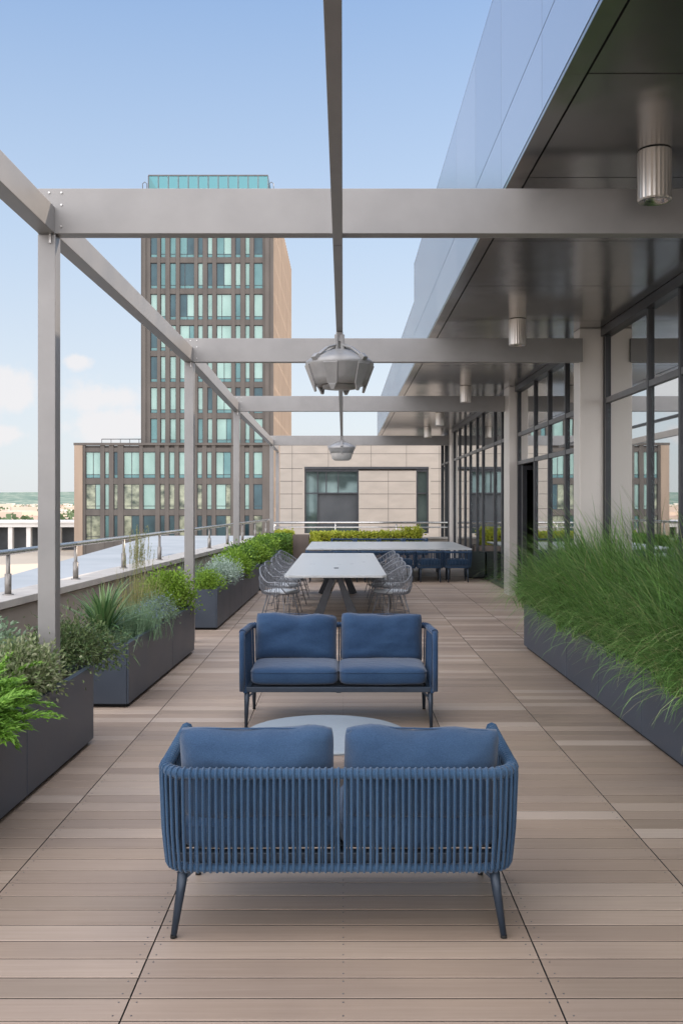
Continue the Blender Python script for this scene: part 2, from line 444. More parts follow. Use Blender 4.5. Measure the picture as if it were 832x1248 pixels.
GZ = -4.35
mb = MB(); mb.box(-6000, 6000, -200, 9000, GZ - 1, GZ)
tag(mb.build('ground', M['sand']), kind='structure')
mb = MB(); mb.add([(-3.4, -6, -1), (-2.2, 34, -1), (-12.4, 34, -1), (-12.4, -6, -1)], [(0, 1, 2, 3)])
mb.add([(-2.2, 34, -1), (-2, 82, -1), (-16, 82, -1), (-12.4, 34, -1)], [(0, 1, 2, 3)])
mb.add([(-12.4, -6, -1), (-12.4, 34, -1), (-12.4, 34, GZ), (-12.4, -6, GZ)], [(0, 1, 2, 3)])
mb.add([(-12.4, 34, -1), (-16, 82, -1), (-16, 82, GZ), (-12.4, 34, GZ)], [(0, 1, 2, 3)])
tag(mb.build('lower_roof', M['roof_pale']), kind='structure')
# the storeys under the terrace
mb = MB(); mb.add([(-4.3, -6, -.4), (3.3, -6, -.4), (3.3, 32, -.4), (-2.4, 32, -.4), (-4.3, -6, GZ), (3.3, -6, GZ), (3.3, 32, GZ), (-2.4, 32, GZ)],
                  [(0,1,5,4),(1,2,6,5),(2,3,7,6),(3,0,4,7)])
tag(mb.build('terrace_building', M['stone'],), 'pale stone lower storeys that carry the timber roof terrace', 'building')

def build_hills():
    mb = MB(); nx, ny = 220, 14
    vs = []
    for j in range(ny):
        for i in range(nx):
            x = -4200 + 8400 * i / (nx - 1); y = 2600 + 200 * j
            p = j / (ny - 1)
            h = math.sin(min(p * 1.6, 1) * PI / 2) * (53 + 14 * noise.noise((x * .0012, y * .001, 3)) + 4 * noise.noise((x * .01, y * .01, 1)))
            h += 10 * noise.noise((x * .004, y * .004, 0)) * math.sin(p * PI)
            vs.append((x, y, GZ - 2 + h))
    fs = [(j*nx+i, j*nx+i+1, (j+1)*nx+i+1, (j+1)*nx+i) for j in range(ny-1) for i in range(nx-1)]
    mb.add(vs, fs, 0, True)
    return mb.build('hills', M['hill'])
tag(build_hills(), kind='structure')

# far town as one mass, with trees between
mb = MB()
for i in range(900):
    y = 260 + 2200 * rnd.random() ** 1.1
    x = -y * rnd.uniform(.20, .46)
    w, d, h = rnd.uniform(6, 18), rnd.uniform(8, 16), rnd.uniform(1.0, 2.6)
    if rnd.random() < .04: h += 2.5
    T = Matrix.Translation((x, y, GZ)) @ Matrix.Rotation(rnd.uniform(-.5, .5), 4, 'Z')
    mb.box(-w/2, w/2, -d/2, d/2, 0, h, T=T)
tag(mb.build('distant_town', M['town_a']), 'pale far-off town spread below the green hills', 'town', kind='stuff')
mb = MB()
for i in range(700):
    y = 240 + 2300 * rnd.random() ** 1.3
    x = -y * rnd.uniform(.20, .46); r = rnd.uniform(1.2, 2.4)
    for k in range(14):
        c = Vector((x + rnd.gauss(0, r*.6), y + rnd.gauss(0, r*.5), GZ + r*.7 + rnd.gauss(0, r*.35)))
        d1 = Vector((rnd.gauss(0,1), rnd.gauss(0,1), rnd.gauss(0,1))).normalized() * r*.5
        d2 = Vector((rnd.gauss(0,1), rnd.gauss(0,1), rnd.gauss(0,1))).normalized() * r*.5
        mb.add([c - d1, c - d2, c + d1, c + d2], [(0,1,2,3)])
tag(mb.build('distant_trees', M['far_leaf']), 'far-off trees scattered through the town', 'trees', kind='stuff')

# colonnade building beyond the plaza, left
def colonnade():
    t = thing('colonnade_building', 'low white colonnaded building beyond the sandy plaza at far left', 'building', (0, 126, GZ))
    mb = MB(); mb.box(-62, -34, 1.5, 12, 0, 3.0); mb.build('wall', M['dark_void'], t)
    mb = MB(); mb.box(-63, -33.5, -.6, 12.4, 3.0, 3.5); mb.box(-63, -33.5, -.8, 12.4, 3.503, 3.72); mb.build('roof', M['white_wall'], t)
    x = -62.5
    while x < -34:
        mb = MB(); mb.box(x, x + .55, -.4, .3, 0, 3.0); mb.build('column', M['white_wall'], t)
        x += 2.35 if rnd.random() < .7 else 1.5
colonnade()

# ------------------------------------------------------------------ tower
TY = 113.0; S = F / TY
def tx(px): return (px - 418) / S
def tz(py): return CAMZ + (613 - py) / S
COLS = [(183.3,191.7),(195.5,201.8),(207,214.5),(219,236.7),(241,247.3),(252.6,259),(263.7,282.2),(286.5,293.3),(298.6,304.5),(309.2,320.3)]
PCOLS = [(106,124),(129,134.5),(140,145),(152,171.3),(175.5,190.5),(196,202),(207,214),(219,236.7),(241,247.3),(252.6,259),(263.7,282.2),(286.5,293.3),(298.6,304.5),(309.2,320.3)]
def window(parent, x0, x1, z0, z1, yb, mode):
    mb = MB(); fr = .07
    w = x1 - x0
    # frame
    for a, b, c, d in ((x0, x0+fr, z0, z1), (x1-fr, x1, z0, z1), (x0+fr, x1-fr, z0, z0+fr), (x0+fr, x1-fr, z1-fr, z1)):
        mb.box(a, b, yb-.06, yb, c, d, 0)
    zt = z0 + (z1 - z0) * .14
    mb.box(x0+fr, x1-fr, yb-.05, yb, zt-.03, zt+.03, 0)
    def pk():
        r = rnd.random()
        if mode == 'high': return 1 if r < .35 else (2 if r < .6 else 3)
        if mode == 'mid': return 1 if r < .68 else (2 if r < .85 else 3)
        if mode == 'town': return 4 if r < .72 else (3 if r < .85 else 1)
        return 4 if r < .5 else (3 if r < .95 else 2)
    cuts = [x0 + fr]
    if w > 1.5:
        c = x0 + w * rnd.choice([.35, .5, .5, .65]); mb.box(c-.03, c+.03, yb-.05, yb, z0+fr, z1-fr, 0); cuts += [c-.031, c+.031]
    cuts.append(x1 - fr)
    for k in range(0, len(cuts), 2):
        a, b = cuts[k], cuts[k+1]
        m1 = pk()
        mb.add([(a, yb-.01, zt+.03), (b, yb-.01, zt+.03), (b, yb-.01, z1-fr), (a, yb-.01, z1-fr)], [(0,1,2,3)], m1)
        m2 = m1 if mode in ('town', 'low') else 2
        mb.add([(a, yb-.012, z0+fr), (b, yb-.012, z0+fr), (b, yb-.012, zt-.03), (a, yb-.012, zt-.03)], [(0,1,2,3)], m2)
    return mb.build('window', [M['dark_frame'], M['pane_light'], M['pane_teal'], M['pane_dark'], M['pane_city_reflection']], parent)

def gaps(cols, xa, xb):
    g = []; p = xa
    for a, b in cols: g.append((p, a)); p = b
    g.append((p, xb)); return g

def tower():
    t = thing('office_tower', 'tall brown office tower with a grid of teal windows and glass crown', 'building', (0, TY, GZ))
    X0, X1 = tx(172), tx(333); z0 = tz(546) - GZ; zt = tz(231) - GZ
    rows = [(244 + 38 * k, 244 + 38 * k + 31.5) for k in range(8)]
    rows[-1] = (510, 540)
    mb = MB()
    mb.box(X0 + .3, X1 - .3, .3, 39, 0, zt - .3, 0)
    for a, b in gaps(COLS, 172, 333): mb.box(tx(a), tx(b), 0, .32, z0, zt, 0)
    # outer piers get a second, prouder step
    for a, b in ((174, 178), (323, 328)): mb.box(tx(a), tx(b), -.18, 0, z0, zt - .6, 0)
    edges = [231] + [v for r in rows for v in r] + [546]
    for k in range(0, len(edges), 2):
        za, zb = tz(edges[k+1]) - GZ, tz(edges[k]) - GZ
        for a, b in COLS: mb.box(tx(a), tx(b), .06, .33, za, zb, 0)
    mb.box(X0 + .01, X1 - .01, .1, 39, zt - .29, zt - .02, 0)
    mb.box(X0, X0 + .31, .33, 39, 0, zt, 0)
    mb.build('wall', M['pier'], t)
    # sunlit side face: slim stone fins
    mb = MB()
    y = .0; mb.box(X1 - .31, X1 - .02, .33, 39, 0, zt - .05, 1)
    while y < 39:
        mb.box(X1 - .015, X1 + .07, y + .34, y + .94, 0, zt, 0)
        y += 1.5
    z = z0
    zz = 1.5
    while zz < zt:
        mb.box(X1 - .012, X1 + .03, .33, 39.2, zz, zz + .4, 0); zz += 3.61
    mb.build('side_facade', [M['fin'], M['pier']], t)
    for ri, (a, b) in enumerate(rows):
        for c, d in COLS:
            window(t, tx(c), tx(d), tz(b) - GZ, tz(a) - GZ, .3, 'high' if ri < 3 else 'mid')
    # crown
    za, zb = zt - .29, tz(211) - GZ
    mb = MB(); xa, xb = tx(179), tx(326)
    mb.box(xa, xb, 1.0, 1.06, za, zb, 0); mb.box(xa, xa+.06, 1.06, 20, za, zb, 0); mb.box(xb-.06, xb, 1.06, 20, za, zb, 0)
    mb.build('glass_crown', M['crown_glass'], t)
    mb = MB(); n = 12
    for i in range(n + 1):
        x = xa + (xb - xa) * i / n; mb.box(x-.05, x+.05, .9, .99, za, zb, 0)
    mb.box(xa, xb, .88, 1.1, zb, zb + .12, 0); mb.box(xa, xb, .91, .985, za + .6, za + .68, 0)
    mb.box(xa + 5, xb - 6, 6, 14, za, zb - .5, 0)
    mb.build('crown_frame', M['mid_frame'], t)
    mb = MB()
    for x in (tx(174.5), tx(330)):
        mb.tube([(x-.25, 1, za), (x-.25, 1, zb-.9), (x, 1, zb-.7), (x+.25, 1, zb-.9), (x+.25, 1, za)], .05, 6)
    mb.build('ladder_rail', M['mid_frame'], t)
tower()

def podium():
    t = thing('podium_building', 'three storey brown wing with wide windows at the foot of the tower', 'building', (0, TY - .6, GZ))
    X0, X1 = tx(93), tx(334)
    zt = tz(543) - GZ
    rows = [(551, 583), (590, 621), (628, 658)]
    mb = MB()
    mb.box(X0 + .3, X1 - .3, .3, .56, 0, zt - .05, 0)
    mb.box(X0 + .3, tx(172) - .02, .56, 24, 0, zt - .05, 0)
    for i, (a, b) in enumerate(gaps(PCOLS, 93, 334)): mb.box(tx(a), tx(b), 0 if i else -.06, .31, 0, zt, 0)
    e = [546] + [v for r in rows for v in r] + [676]
    for k in range(0, len(e), 2):
        za, zb = max(0, tz(e[k+1]) - GZ), tz(e[k]) - GZ
        for a, b in PCOLS: mb.box(tx(a), tx(b), .05, .32, za, zb, 0)
    mb.box(X0 - .1, X1 + .05, -.12, .55, zt, zt + .28, 0)
    mb.build('wall', M['pier'], t)
    mb = MB(); mb.box(X0 - .05, X0 + .29, .33, 24, 0, zt, 0); mb.box(tx(93), tx(103), -.2, -.07, 0, zt - .02, 0); mb.build('corner_pier', M['fin'], t)
    for ri, (a, b) in enumerate(rows):
        for c, d in PCOLS:
            window(t, tx(c), tx(d), tz(b) - GZ, tz(a) - GZ, .28, ('mid', 'town', 'low')[ri])
    mb = MB(); x = tx(118)
    while x < tx(170):
        mb.tube([(x, 3, zt), (x, 3, zt + .9)], .04, 5); x += 1.1
    mb.tube([(tx(118), 3, zt + .9), (tx(170), 3, zt + .9)], .05, 5)
    mb.build('roof_railing', M['mid_frame'], t)
podium()

# ------------------------------------------------------------------ stone building at the end
def stone_building():
    Yb = 45.0; s = F / Yb
    bx = lambda p: (p - 418) / s
    bz = lambda p: CAMZ + (613 - p) / s - GZ
    t = thing('stone_building', 'beige stone clad building with dark ribbon window behind the end railing', 'building', (0, Yb, GZ))
    X0, X1 = bx(341), 14
    wx0, wx1, gx0, gx1 = bx(371), bx(522), bx(437), bx(507)
    zt, wz1, wz0 = bz(537), bz(571), bz(650)
    mb = MB()
    mb.box(X0, wx0, 0, 12, 0, zt); mb.box(wx1, X1, 0, 12, 0, zt)
    mb.box(wx0, wx1, 0, 12, wz1, zt); mb.box(wx0, wx1, 0, 12, 0, wz0); mb.box(wx0, wx1, .5, 12, wz0, wz1)
    mb.box(X0 - .05, X1, -.06, 12, zt, zt + .12)
    mb.build('wall', M['stone'], t)
    mb = MB(); mb.box(gx0, gx1, .05, .45, wz0, wz1 - .1); mb.build('stone_panel', M['stone'], t)
    # open joints between the slabs
    mb = MB()
    zs = [bz(p) for p in (571, 586.5, 602, 620, 638)]
    for z in zs:
        for a, b, y in ((X0, wx0 - .1, -.003), (wx1 + .1, X1, -.003), (gx0 + .02, gx1 - .02, .047)):
            if z > wz1 - .05 and y > 0: continue
            mb.box(a, b, y - .001, y + .02, z - .012, z + .012)
    mb.box(X0, X1, -.004, .02, bz(553) - .01, bz(553) + .01)
    for i, x in enumerate((bx(356), bx(535), bx(400), bx(452), bx(495), bx(535) + 2.1, 8, 10)):
        lo, hi = (bz(571) + .01, zt) if i in (2, 3, 4) else (0, zt)
        mb.box(x - .008, x + .008, -.0045, .015, lo, hi)
    mb.box(bx(473) - .008, bx(473) + .008, .045, .06, wz0, wz1 - .1)
    mb.build('stone_joint', M['pier'], t)
    for a, b in ((wx0, gx0), (gx1, wx1)):
        w = MB(); fr = .07
        w.box(a, a+fr, .1, .3, wz0, wz1); w.box(b-fr, b, .1, .3, wz0, wz1); w.box(a, b, .08, .31, wz1-.14, wz1); 
        ho = wz0 + (wz1 - wz0) * .62
        w.box(a+fr, b-fr, .12, .28, ho-.03, ho+.03)
        if b - a > 1:
            for k in (.24, .40, .62): 
                x = a + (b - a) * k; w.box(x-.025, x+.025, .13, .27, ho if k != .24 else wz0, wz1)
        wo = w.build('window', M['dark_frame'], t)
        g = MB(); g.add([(a+fr, .25, wz0), (b-fr, .25, wz0), (b-fr, .25, wz1-.14), (a+fr, .25, wz1-.14)], [(0,1,2,3)])
        if b - a > 1: g.box(a + (b-a)*.25, b - fr, .235, .245, wz0 + .32, ho - .03, 1)
        g.build('pane', [M['pane_back'], M['dark_void']], wo)
    mb = MB(); mb.box(wx0, wx1, -.03, .4, wz1 - .02, wz1 + .08); mb.build('window_head', M['dark_frame'], t)
stone_building()

# ------------------------------------------------------------------ parapet and railing
def rx(y): return -3.55 + .0643 * (y - 10)
YE = 31.0
def wallstrip(mb, y0, y1, o0, o1, z0, z1, mi=0):
    vs = []
    for z in (z0, z1):
        for y, o in ((y0, o0), (y0, o1), (y1, o1), (y1, o0)): vs.append((rx(y) + o, y, z))
    mb.add(vs, [(3,2,1,0),(4,5,6,7),(0,1,5,4),(1,2,6,5),(2,3,7,6),(3,0,4,7)], mi)
t = thing('parapet_wall', 'beige panelled parapet wall with pale coping along the left planters', 'wall', (0, 0, 0))
mb = MB(); y = -1.0
while y < YE - .01:
    y2 = min(y + 2.0, YE); wallstrip(mb, y + .004, y2 - .004, -.24, .10, -.4, .66); y = y2
mb.build('wall', M['parapet'], t)
mb = MB(); y = -1.0
while y < YE:
    y2 = min(y + 2.0, YE + .12); wallstrip(mb, y + .002, y2 - .002, -.30, .15, .68, .76); y = y2
mb.build('coping', M['concrete_cap'], t, bevel=.006)
t = thing('end_parapet', 'low pale wall closing the far end of the terrace behind the hedge', 'wall', (0, 31.3, 0))
mb = MB(); mb.box(-2.5, 5, -.1, .12, -.4, .6); mb.build('wall', M['parapet'], t)
mb = MB(); mb.box(-2.55, 5, -.14, .16, .602, .66); mb.build('coping', M['concrete_cap'], t, bevel=.006)

t = thing('railing', 'round steel handrail on slim posts running along the left parapet', 'railing')
mb = MB(); HR = 1.22
mb.tube([(rx(y) - .08, y, HR) for y in (-1, 5, 12, 20, YE)] , .032, 12); mb.build('handrail', M['steel'], t)
y = 10.5 - 2.15 * 5; k = 0
while y < YE:
    p = MB(); x = rx(y) - .08
    p.tube([(x, y, .76), (x, y, HR - .02)], .022, 10); p.tube([(x, y, .76), (x, y, .99)], .036, 12)
    p.lathe([(.0, .012), (.06, .012), (.06, 0)], 16, (x, y, .76))
    p.build('railing_post', M['post_steel'], t); y += 2.15
t = thing('end_railing', 'two bar steel railing across the far end of the terrace', 'railing', (0, 31.3, 0))
mb = MB(); mb.tube([(-2.3, 0, 1.12), (5, 0, 1.12)], .03, 8); mb.build('handrail', M['steel'], t)
mb = MB(); mb.tube([(-2.3, .0, .97), (5, 0, .97)], .022, 8); mb.build('lower_rail', M['steel'], t)
for x in (-2.2, -.25, 1.7, 3.6):
    mb = MB(); mb.tube([(x, 0, .66), (x, 0, 1.1)], .022, 8); mb.build('railing_post', M['steel'], t)

# ------------------------------------------------------------------ pergola
FR = [(6.47, -1.945), (12.3, -1.93), (18.9, -2.06), (30.0, -2.19), (33.5, -2.25)]
HB = CAMZ + 1.765
t = thing('pergola', 'grey steel pergola spanning from the left planters to the glazed facade', 'pergola')
ends = [3.38, 3.0, 3.14, 3.25]
for i, (y, x) in enumerate(FR[:4]):
    mb = MB(); mb.box(x - .058, x + .058, y - .058, y + .058, 0, HB + .0)
    mb.build('post', M['painted_steel'], t, bevel=.004)
    mb = MB(); mb.box(x - .058, ends[i], y - .062, y + .05, HB + .003, HB + .30)
    b = mb.build('cross_beam', M['painted_steel'], t, bevel=.004)
    m2 = MB()
    for dx, dz in ((.02, .27), (.10, .27), (.10, .19), (-.01, .1), (.10, .05)):
        m2.tube([(x + dx, y - .062, HB + dz), (x + dx, y - .071, HB + dz)], .006, 8)
    m2.box(x + .02, x + .034, y - .075, y - .0625, HB - .06, HB + .20)
    m2.build('bracket', M['steel'], b)
y, x = FR[4]
mb = MB(); mb.box(x - .058, x + .058, y - .058, y + .058, -1, HB); mb.build('post', M['painted_steel'], t, bevel=.004)
pts = [(-1.9, 0.5)] + [(x, y) for y, x in FR]
for (xa, ya), (xb, yb) in zip(pts[:-1], pts[1:]):
    mb = MB(); ya2 = ya + (.064 if ya > 1 else 0); yb2 = yb - .066
    vs = []
    for z in (HB + .004, HB + .18):
        for xx, yy in ((xa - .055, ya2), (xa + .055, ya2), (xb + .055, yb2), (xb - .055, yb2)): vs.append((xx, yy, z))
    mb.add(vs, [(3,2,1,0),(4,5,6,7),(0,1,5,4),(1,2,6,5),(2,3,7,6),(3,0,4,7)])
    mb.build('edge_beam', M['painted_steel'], t, bevel=.004)
mb = MB()
for a, b in ((0.6, 6.47), (6.48, 12.3), (12.31, 18.9), (18.91, 30.0)):
    mb.box(-.068, -.004, a, b - .004, HB - .06, HB - .001)
mb.build('light_rail', M['painted_steel'], t, bevel=.003)

# pendants
def pendant(loc, second):
    lab = ('smaller looking grey pendant lamp with a pale lower bowl, hanging further along' if second else
           'large grey faceted pendant lamp with prongs, hanging nearest under the pergola rail')
    t = thing('pendant_lamp', lab, 'lamp', loc)
    # origin: rail underside
    mb = MB(); mb.box(-.035, .035, -.05, .05, -.10, -.001); mb.box(-.05, -.012, -.06, .06, -.22, -.03); mb.box(.012, .05, -.06, .06, -.22, -.03)
    mb.box(-.03, .03, -.075, .075, -.27, -.18)
    mb.build('bracket', M['lamp_grey'], t, bevel=.006)
    n = 10
    prof = [(.05, -.17), (.10, -.18), (.20, -.215), (.285, -.26), (.33, -.295), (.342, -.32), (.338, -.335), (.328, -.36), (.292, -.46), (.262, -.53), (.24, -.535), (.0, -.50)]
    if second: prof = prof[:7] + [(.30, -.40), (.285, -.44), (.26, -.45), (.0, -.43)]
    mb = MB(); mb.lathe(prof, 40, smooth=True); mb.build('shade', M['lamp_grey'], t)
    for k in range(4):
        a = PI / 4 + k * PI / 2 if not second else k * PI / 2
        ca, sa = math.cos(a), math.sin(a)
        P = lambda r, z: Vector((r * ca, r * sa, z))
        m = MB(); m.beam(P(.04, -.13), P(.17, -.17), .045, .02); m.beam(P(.17, -.17), P(.31, -.265), .045, .02)
        m.beam(P(.30, -.255), P(.352, -.30), .06, .05); m.build('strap', M['lamp_grey'], t, bevel=.005)
    if not second:
        for k in range(6):
            a = k * PI / 3 + .26
            ca, sa = math.cos(a), math.sin(a)
            P = lambda r, z: Vector((r * ca, r * sa, z))
            m = MB(); m.beam(P(.335, -.335), P(.262, -.54), .15, .016, w2=.10); m.beam(P(.262, -.535), P(.245, -.60), .085, .022, w2=.03)
            m.build('prong', M['lamp_grey'], t, bevel=.006)
        m = MB(); m.lathe([(.17, -.53), (.165, -.565), (.0, -.575)], 28); m.build('lens', M['lamp_grey'], t)
    else:
        m = MB(); m.lathe([(.27, -.45), (.265, -.50), (.235, -.60), (.18, -.635), (.0, -.64)], 32); m.build('bowl', M['lens'], t)
        for k in range(4):
            a = k * PI / 2; ca, sa = math.cos(a), math.sin(a)
            m = MB(); m.beam((.31*ca, .31*sa, -.34), (.275*ca, .275*sa, -.48), .03, .015); m.build('clip', M['lamp_grey'], t)
pendant((-.036, 9.75, HB - .06), False)
pendant((-.036, 24.6, HB - .06), True)

# ------------------------------------------------------------------ building on the right
SZ = CAMZ + 2.2; FX = 1.13; GX = 3.3; YEND = 32.4
b = thing('glass_building', 'modern building with mirrored upper panels, dark soffit and tall glazed wall', 'building')
mb = MB()
js = [-2, .4, 2.2, 3.6, 5.0, 6.6, 8.2, 9.9, 11.8, 13.7, 15.6, 17.5, 19.4, 21.3, 23.2, 25.1, 27, YEND]
for a, c in zip(js[:-1], js[1:]):
    mb.box(FX + .125, GX + .3, a + .006, c - .006, SZ, SZ + .02)
    mb.box(FX + .002, FX + .11, a + .001, c - .001, SZ - .004, SZ + .02)
mb.build('soffit', M['soffit'], b)
mb = MB(); mb.box(FX + .02, GX + .3, -2, YEND - .02, SZ + .022, SZ + .05); mb.build('soffit_void', M['joint'], b)
mb = MB()
fj = [-2, 1.2, 2.64, 4.08, 5.56, 7.0, 8.35, 9.75, 11.8, 13.7, 15.6, 17.5, 19.4, 21.3, 23.2, 25.1, 27, YEND]
for i, (a, c) in enumerate(zip(fj[:-1], fj[1:])):
    top = 5.55 if c < 15.7 else 4.95
    for lo, hi in ((SZ + .024, 4.44), (4.44, top)):
        g = .004
        mb.box(FX, FX + .02, a + g, c - g, lo + g, hi - g)
    mb.box(FX, 4.5, a + .001, c - .001, top, top + .02)
mb.build('upper_panels', M['mirror_panel'], b)
mb = MB()
mb.box(FX + .022, 14, -2, 15.6, SZ + .052, 5.54); mb.box(FX + .022, 14, 15.601, YEND, SZ + .052, 4.94)
mb.build('upper_core', M['joint'], b)
# end wall of the upper volume
mb = MB(); mb.box(FX, 14, YEND, YEND + .05, SZ, 4.95); mb.build('end_panel', M['mirror_panel'], b)
# pillars
for (x0, x1, y0, y1) in ((2.97, 3.27, 12.28, 12.60), (3.12, 3.40, 18.4, 18.98), (3.20, 3.46, 29.0, 29.5)):
    mb = MB(); mb.box(x0, x1, y0, y1, 0, SZ - .003)
    mb.build('pillar', M['pillar_panel'], b, bevel=.005)
# header
mb = MB(); mb.box(GX - .07, GX + .1, -2, 12.27, SZ - .11, SZ - .004); mb.box(GX - .07, GX + .1, 12.61, 18.39, SZ - .11, SZ - .004); mb.box(GX - .07, GX + .1, 18.99, 28.99, SZ - .11, SZ - .004)
mb.build('header', M['dark_frame'], b, bevel=.003)
# bays of glazing : frames per bay, one pane object per light
def bay(ys, transoms, door=None, ztop=SZ - .11):
    y0, y1 = ys[0], ys[-1]
    m = MB()
    for i, y in enumerate(ys):
        m.box(GX - .035, GX + .08, y - .03, y + .03, .08, ztop - .001)
    for z in transoms:
        for a, c in zip(ys[:-1], ys[1:]):
            m.box(GX - .03, GX + .06, a + .031, c - .031, z - .035, z + .035, 1)
    m.box(GX - .05, GX + .05, y0, y1, .004, .08)
    f = m.build('window_frame', [M['dark_frame'], M['mid_frame']], b, bevel=.003)
    for a, c in zip(ys[:-1], ys[1:]):
        zz = [.08] + list(transoms) + [ztop]
        for k in range(len(zz) - 1):
            if door is not None and abs(a - door) < .01 and k == 0: continue
            g = MB(); lo = zz[k] + (.036 if k else 0); hi = zz[k+1] - (.036 if k < len(zz) - 2 else 0)
            g.box(GX, GX + .012, a + .031, c - .031, lo, hi)
            g.build('pane', M['glazing'], f)
bay([-2, -.4, 1.2, 2.8, 4.4, 5.7, 7.1, 8.4, 9.5, 10.5, 12.2], [3.03])
bay([12.66, 14.4, 15.6, 16.75, 18.33], [2.5, 3.03], door=16.75)
bay([19.03, 20.2, 21.2, 23, 24, 25.3, 26.4, 27.6, 28.95], [3.03])
# the open door leaf of the middle bay
d = MB(); d.box(GX + .02, GX + .07, 18.1, 18.28, .02, 2.46); d.box(GX - .02, GX + .85, 17.98, 18.03, .02, .14); 
d.box(GX + .0, GX + .08, 17.98, 18.03, .14, 2.44); d.box(GX + .77, GX + .85, 17.98, 18.03, .14, 2.44); d.box(GX + .08, GX + .77, 17.98, 18.03, 2.36, 2.44)
dd = d.build('door', M['dark_frame'], b)
d = MB(); d.box(GX + .08, GX + .77, 18.0, 18.012, .14, 2.36); d.build('pane', M['glazing'], dd)
d = MB(); d.tube([(GX + .7, 17.96, .9), (GX + .7, 17.93, .92), (GX + .7, 17.93, 1.5), (GX + .7, 17.96, 1.52)], .012, 8); d.build('handle', M['steel'], dd)
# beyond the last pillar
m = MB()
for y in (29.6, 30.6, 31.6, 32.8):
    m.box(GX - .02, GX + .1, y - .04, y + .04, .0, SZ - .2)
m.box(GX - .01, GX + .09, 29.6, 32.8, 3.0, 3.06); m.box(GX - .02, GX + .12, 29.56, 32.84, SZ - .2, SZ - .1)
f = m.build('window_frame', M['dark_frame'], b)
g = MB(); g.box(GX + .03, GX + .042, 29.6, 32.8, .0, SZ - .2); g.build('pane', M['glazing'], f)
# room behind the glass
m = MB()
m.box(GX + .11, 12, -2, 33, -.05, 0.0, 1)
m.box(12, 12.1, -2, 33, 0, SZ); m.box(GX + .11, 12, 32.9, 33, 0, SZ); m.box(GX + .11, 12, -2.1, -2, 0, SZ)
m.box(GX + .31, 14, -2, 33, SZ - .06, SZ - .0)
for y in (3, 8, 13.5, 19.5, 25): m.box(8.5, 9.0, y, y + .5, 0, SZ - .06)
m.build('interior', [M['room_wall'], M['room_floor']], b)
m = MB(); m.box(GX + .11, 14, -2, 33, GZ, -.06); m.build('lower_storeys', M['stone'], b)

# soffit downlights
for k, (px, py, Y, lab) in enumerate(((797, 185, 6.1, 'brushed cylinder downlight nearest, before the first cross beam'),
                         (630, 390, 11.7, 'brushed cylinder downlight just before the second cross beam'),
                         (567, 471, 18.35, 'brushed cylinder downlight just before the third cross beam'),
                         (535.5, 503, 23.8, 'small cylinder downlight between third and fourth cross beams'),
                         (520.8, 522, 28.2, 'tiny brushed cylinder downlight at far end of the soffit'))):
    x = (px - 418) / F * Y
    t = thing('downlight', lab, 'ceiling light', (x, Y, SZ - .006), group='cylinder downlights under the soffit')
    n = 48; mb = MB(); vs = []; fs = []
    zs = [0, -.30, -.31]
    for z in zs:
        for j in range(n):
            a = 2*PI*j/n; r = .104 - (.003 if j % 2 else 0) - (.006 if z == -.31 else 0)
            vs.append((r*math.cos(a), r*math.sin(a), z))
    for i in range(2):
        for j in range(n):
            j2 = (j+1) % n; fs.append((i*n+j, (i+1)*n+j, (i+1)*n+j2, i*n+j2))
    mb.add(vs, fs, 0, False)
    mb.build('housing', M['anodised'], t)
    mb = MB(); mb.lathe([(.098, -.31), (.084, -.31), (.06, -.27)], 32); mb.build('rim', M['steel'], t)
    mb = MB(); mb.lathe([(.06, -.268), (.0, -.262)], 24); mb.build('lens', M['lens'], t)

# ------------------------------------------------------------------ furniture
def cushion(w, d, h, r=.5, seed=0, dent=0, n=18, corner=.9):
    """soft pillow: w along x, d along y, h along z, centred."""
    mb = MB(); vs = []; idx = {}; fs = []
    def key(i, j, k):
        if (i, j, k) in idx: return idx[(i, j, k)]
        u, v, q = 2*i/n - 1, 2*j/n - 1, k
        def prof(t): return (1 - abs(t) ** 4) ** .5 if abs(t) < 1 else 0
        th = prof(u) * prof(v)
        ru = .06 * (1 - abs(v) ** 2) ; rv = .06 * (1 - abs(u) ** 2)
        x = u * w/2 * (1 - .03 * abs(v) ** 8 - .015 * (1 - v*v)); y = v * d/2 * (1 - .045 * abs(u) ** 8 - .045 * (1 - u*u))
        z = q * h/2 * (.16 + .84 * th) * (1 + .05 * (1 - u*u) * (1 - v*v))
        nz = noise.noise((u*1.7 + seed, v*1.7 + seed*2.3, q)) * .018 + noise.noise((u*4 + seed, v*5, q*3)) * .009
        if th > 0: z += nz * q * min(1, th * 2)
        if dent: 
            z -= q * dent * math.exp(-((u - .12) / .07) ** 2) * math.exp(-((v - .7) / .45) ** 2)
            y -= dent * .25 * math.exp(-((u - .12) / .3) ** 2) * max(0, v)
        y += .016 * noise.noise((u*2.0 + seed, 7, v)) * (1 if v > 0 else 0)
        idx[(i, j, k)] = len(vs); vs.append((x, y, z)); return idx[(i, j, k)]
    for k in (-1, 1):
        for i in range(n):
            for j in range(n):
                q = (key(i, j, k), key(i+1, j, k), key(i+1, j+1, k), key(i, j+1, k))
                fs.append(q if k > 0 else q[::-1])
    per = [(i, 0) for i in range(n)] + [(n, j) for j in range(n)] + [(i, n) for i in range(n, 0, -1)] + [(0, j) for j in range(n, 0, -1)]
    for a in range(len(per)):
        (i, j), (i2, j2) = per[a], per[(a+1) % len(per)]
        fs.append((key(i, j, -1), key(i2, j2, -1), key(i2, j2, 1), key(i, j, 1)))
    mb.add(vs, fs, 0, True)
    return mb

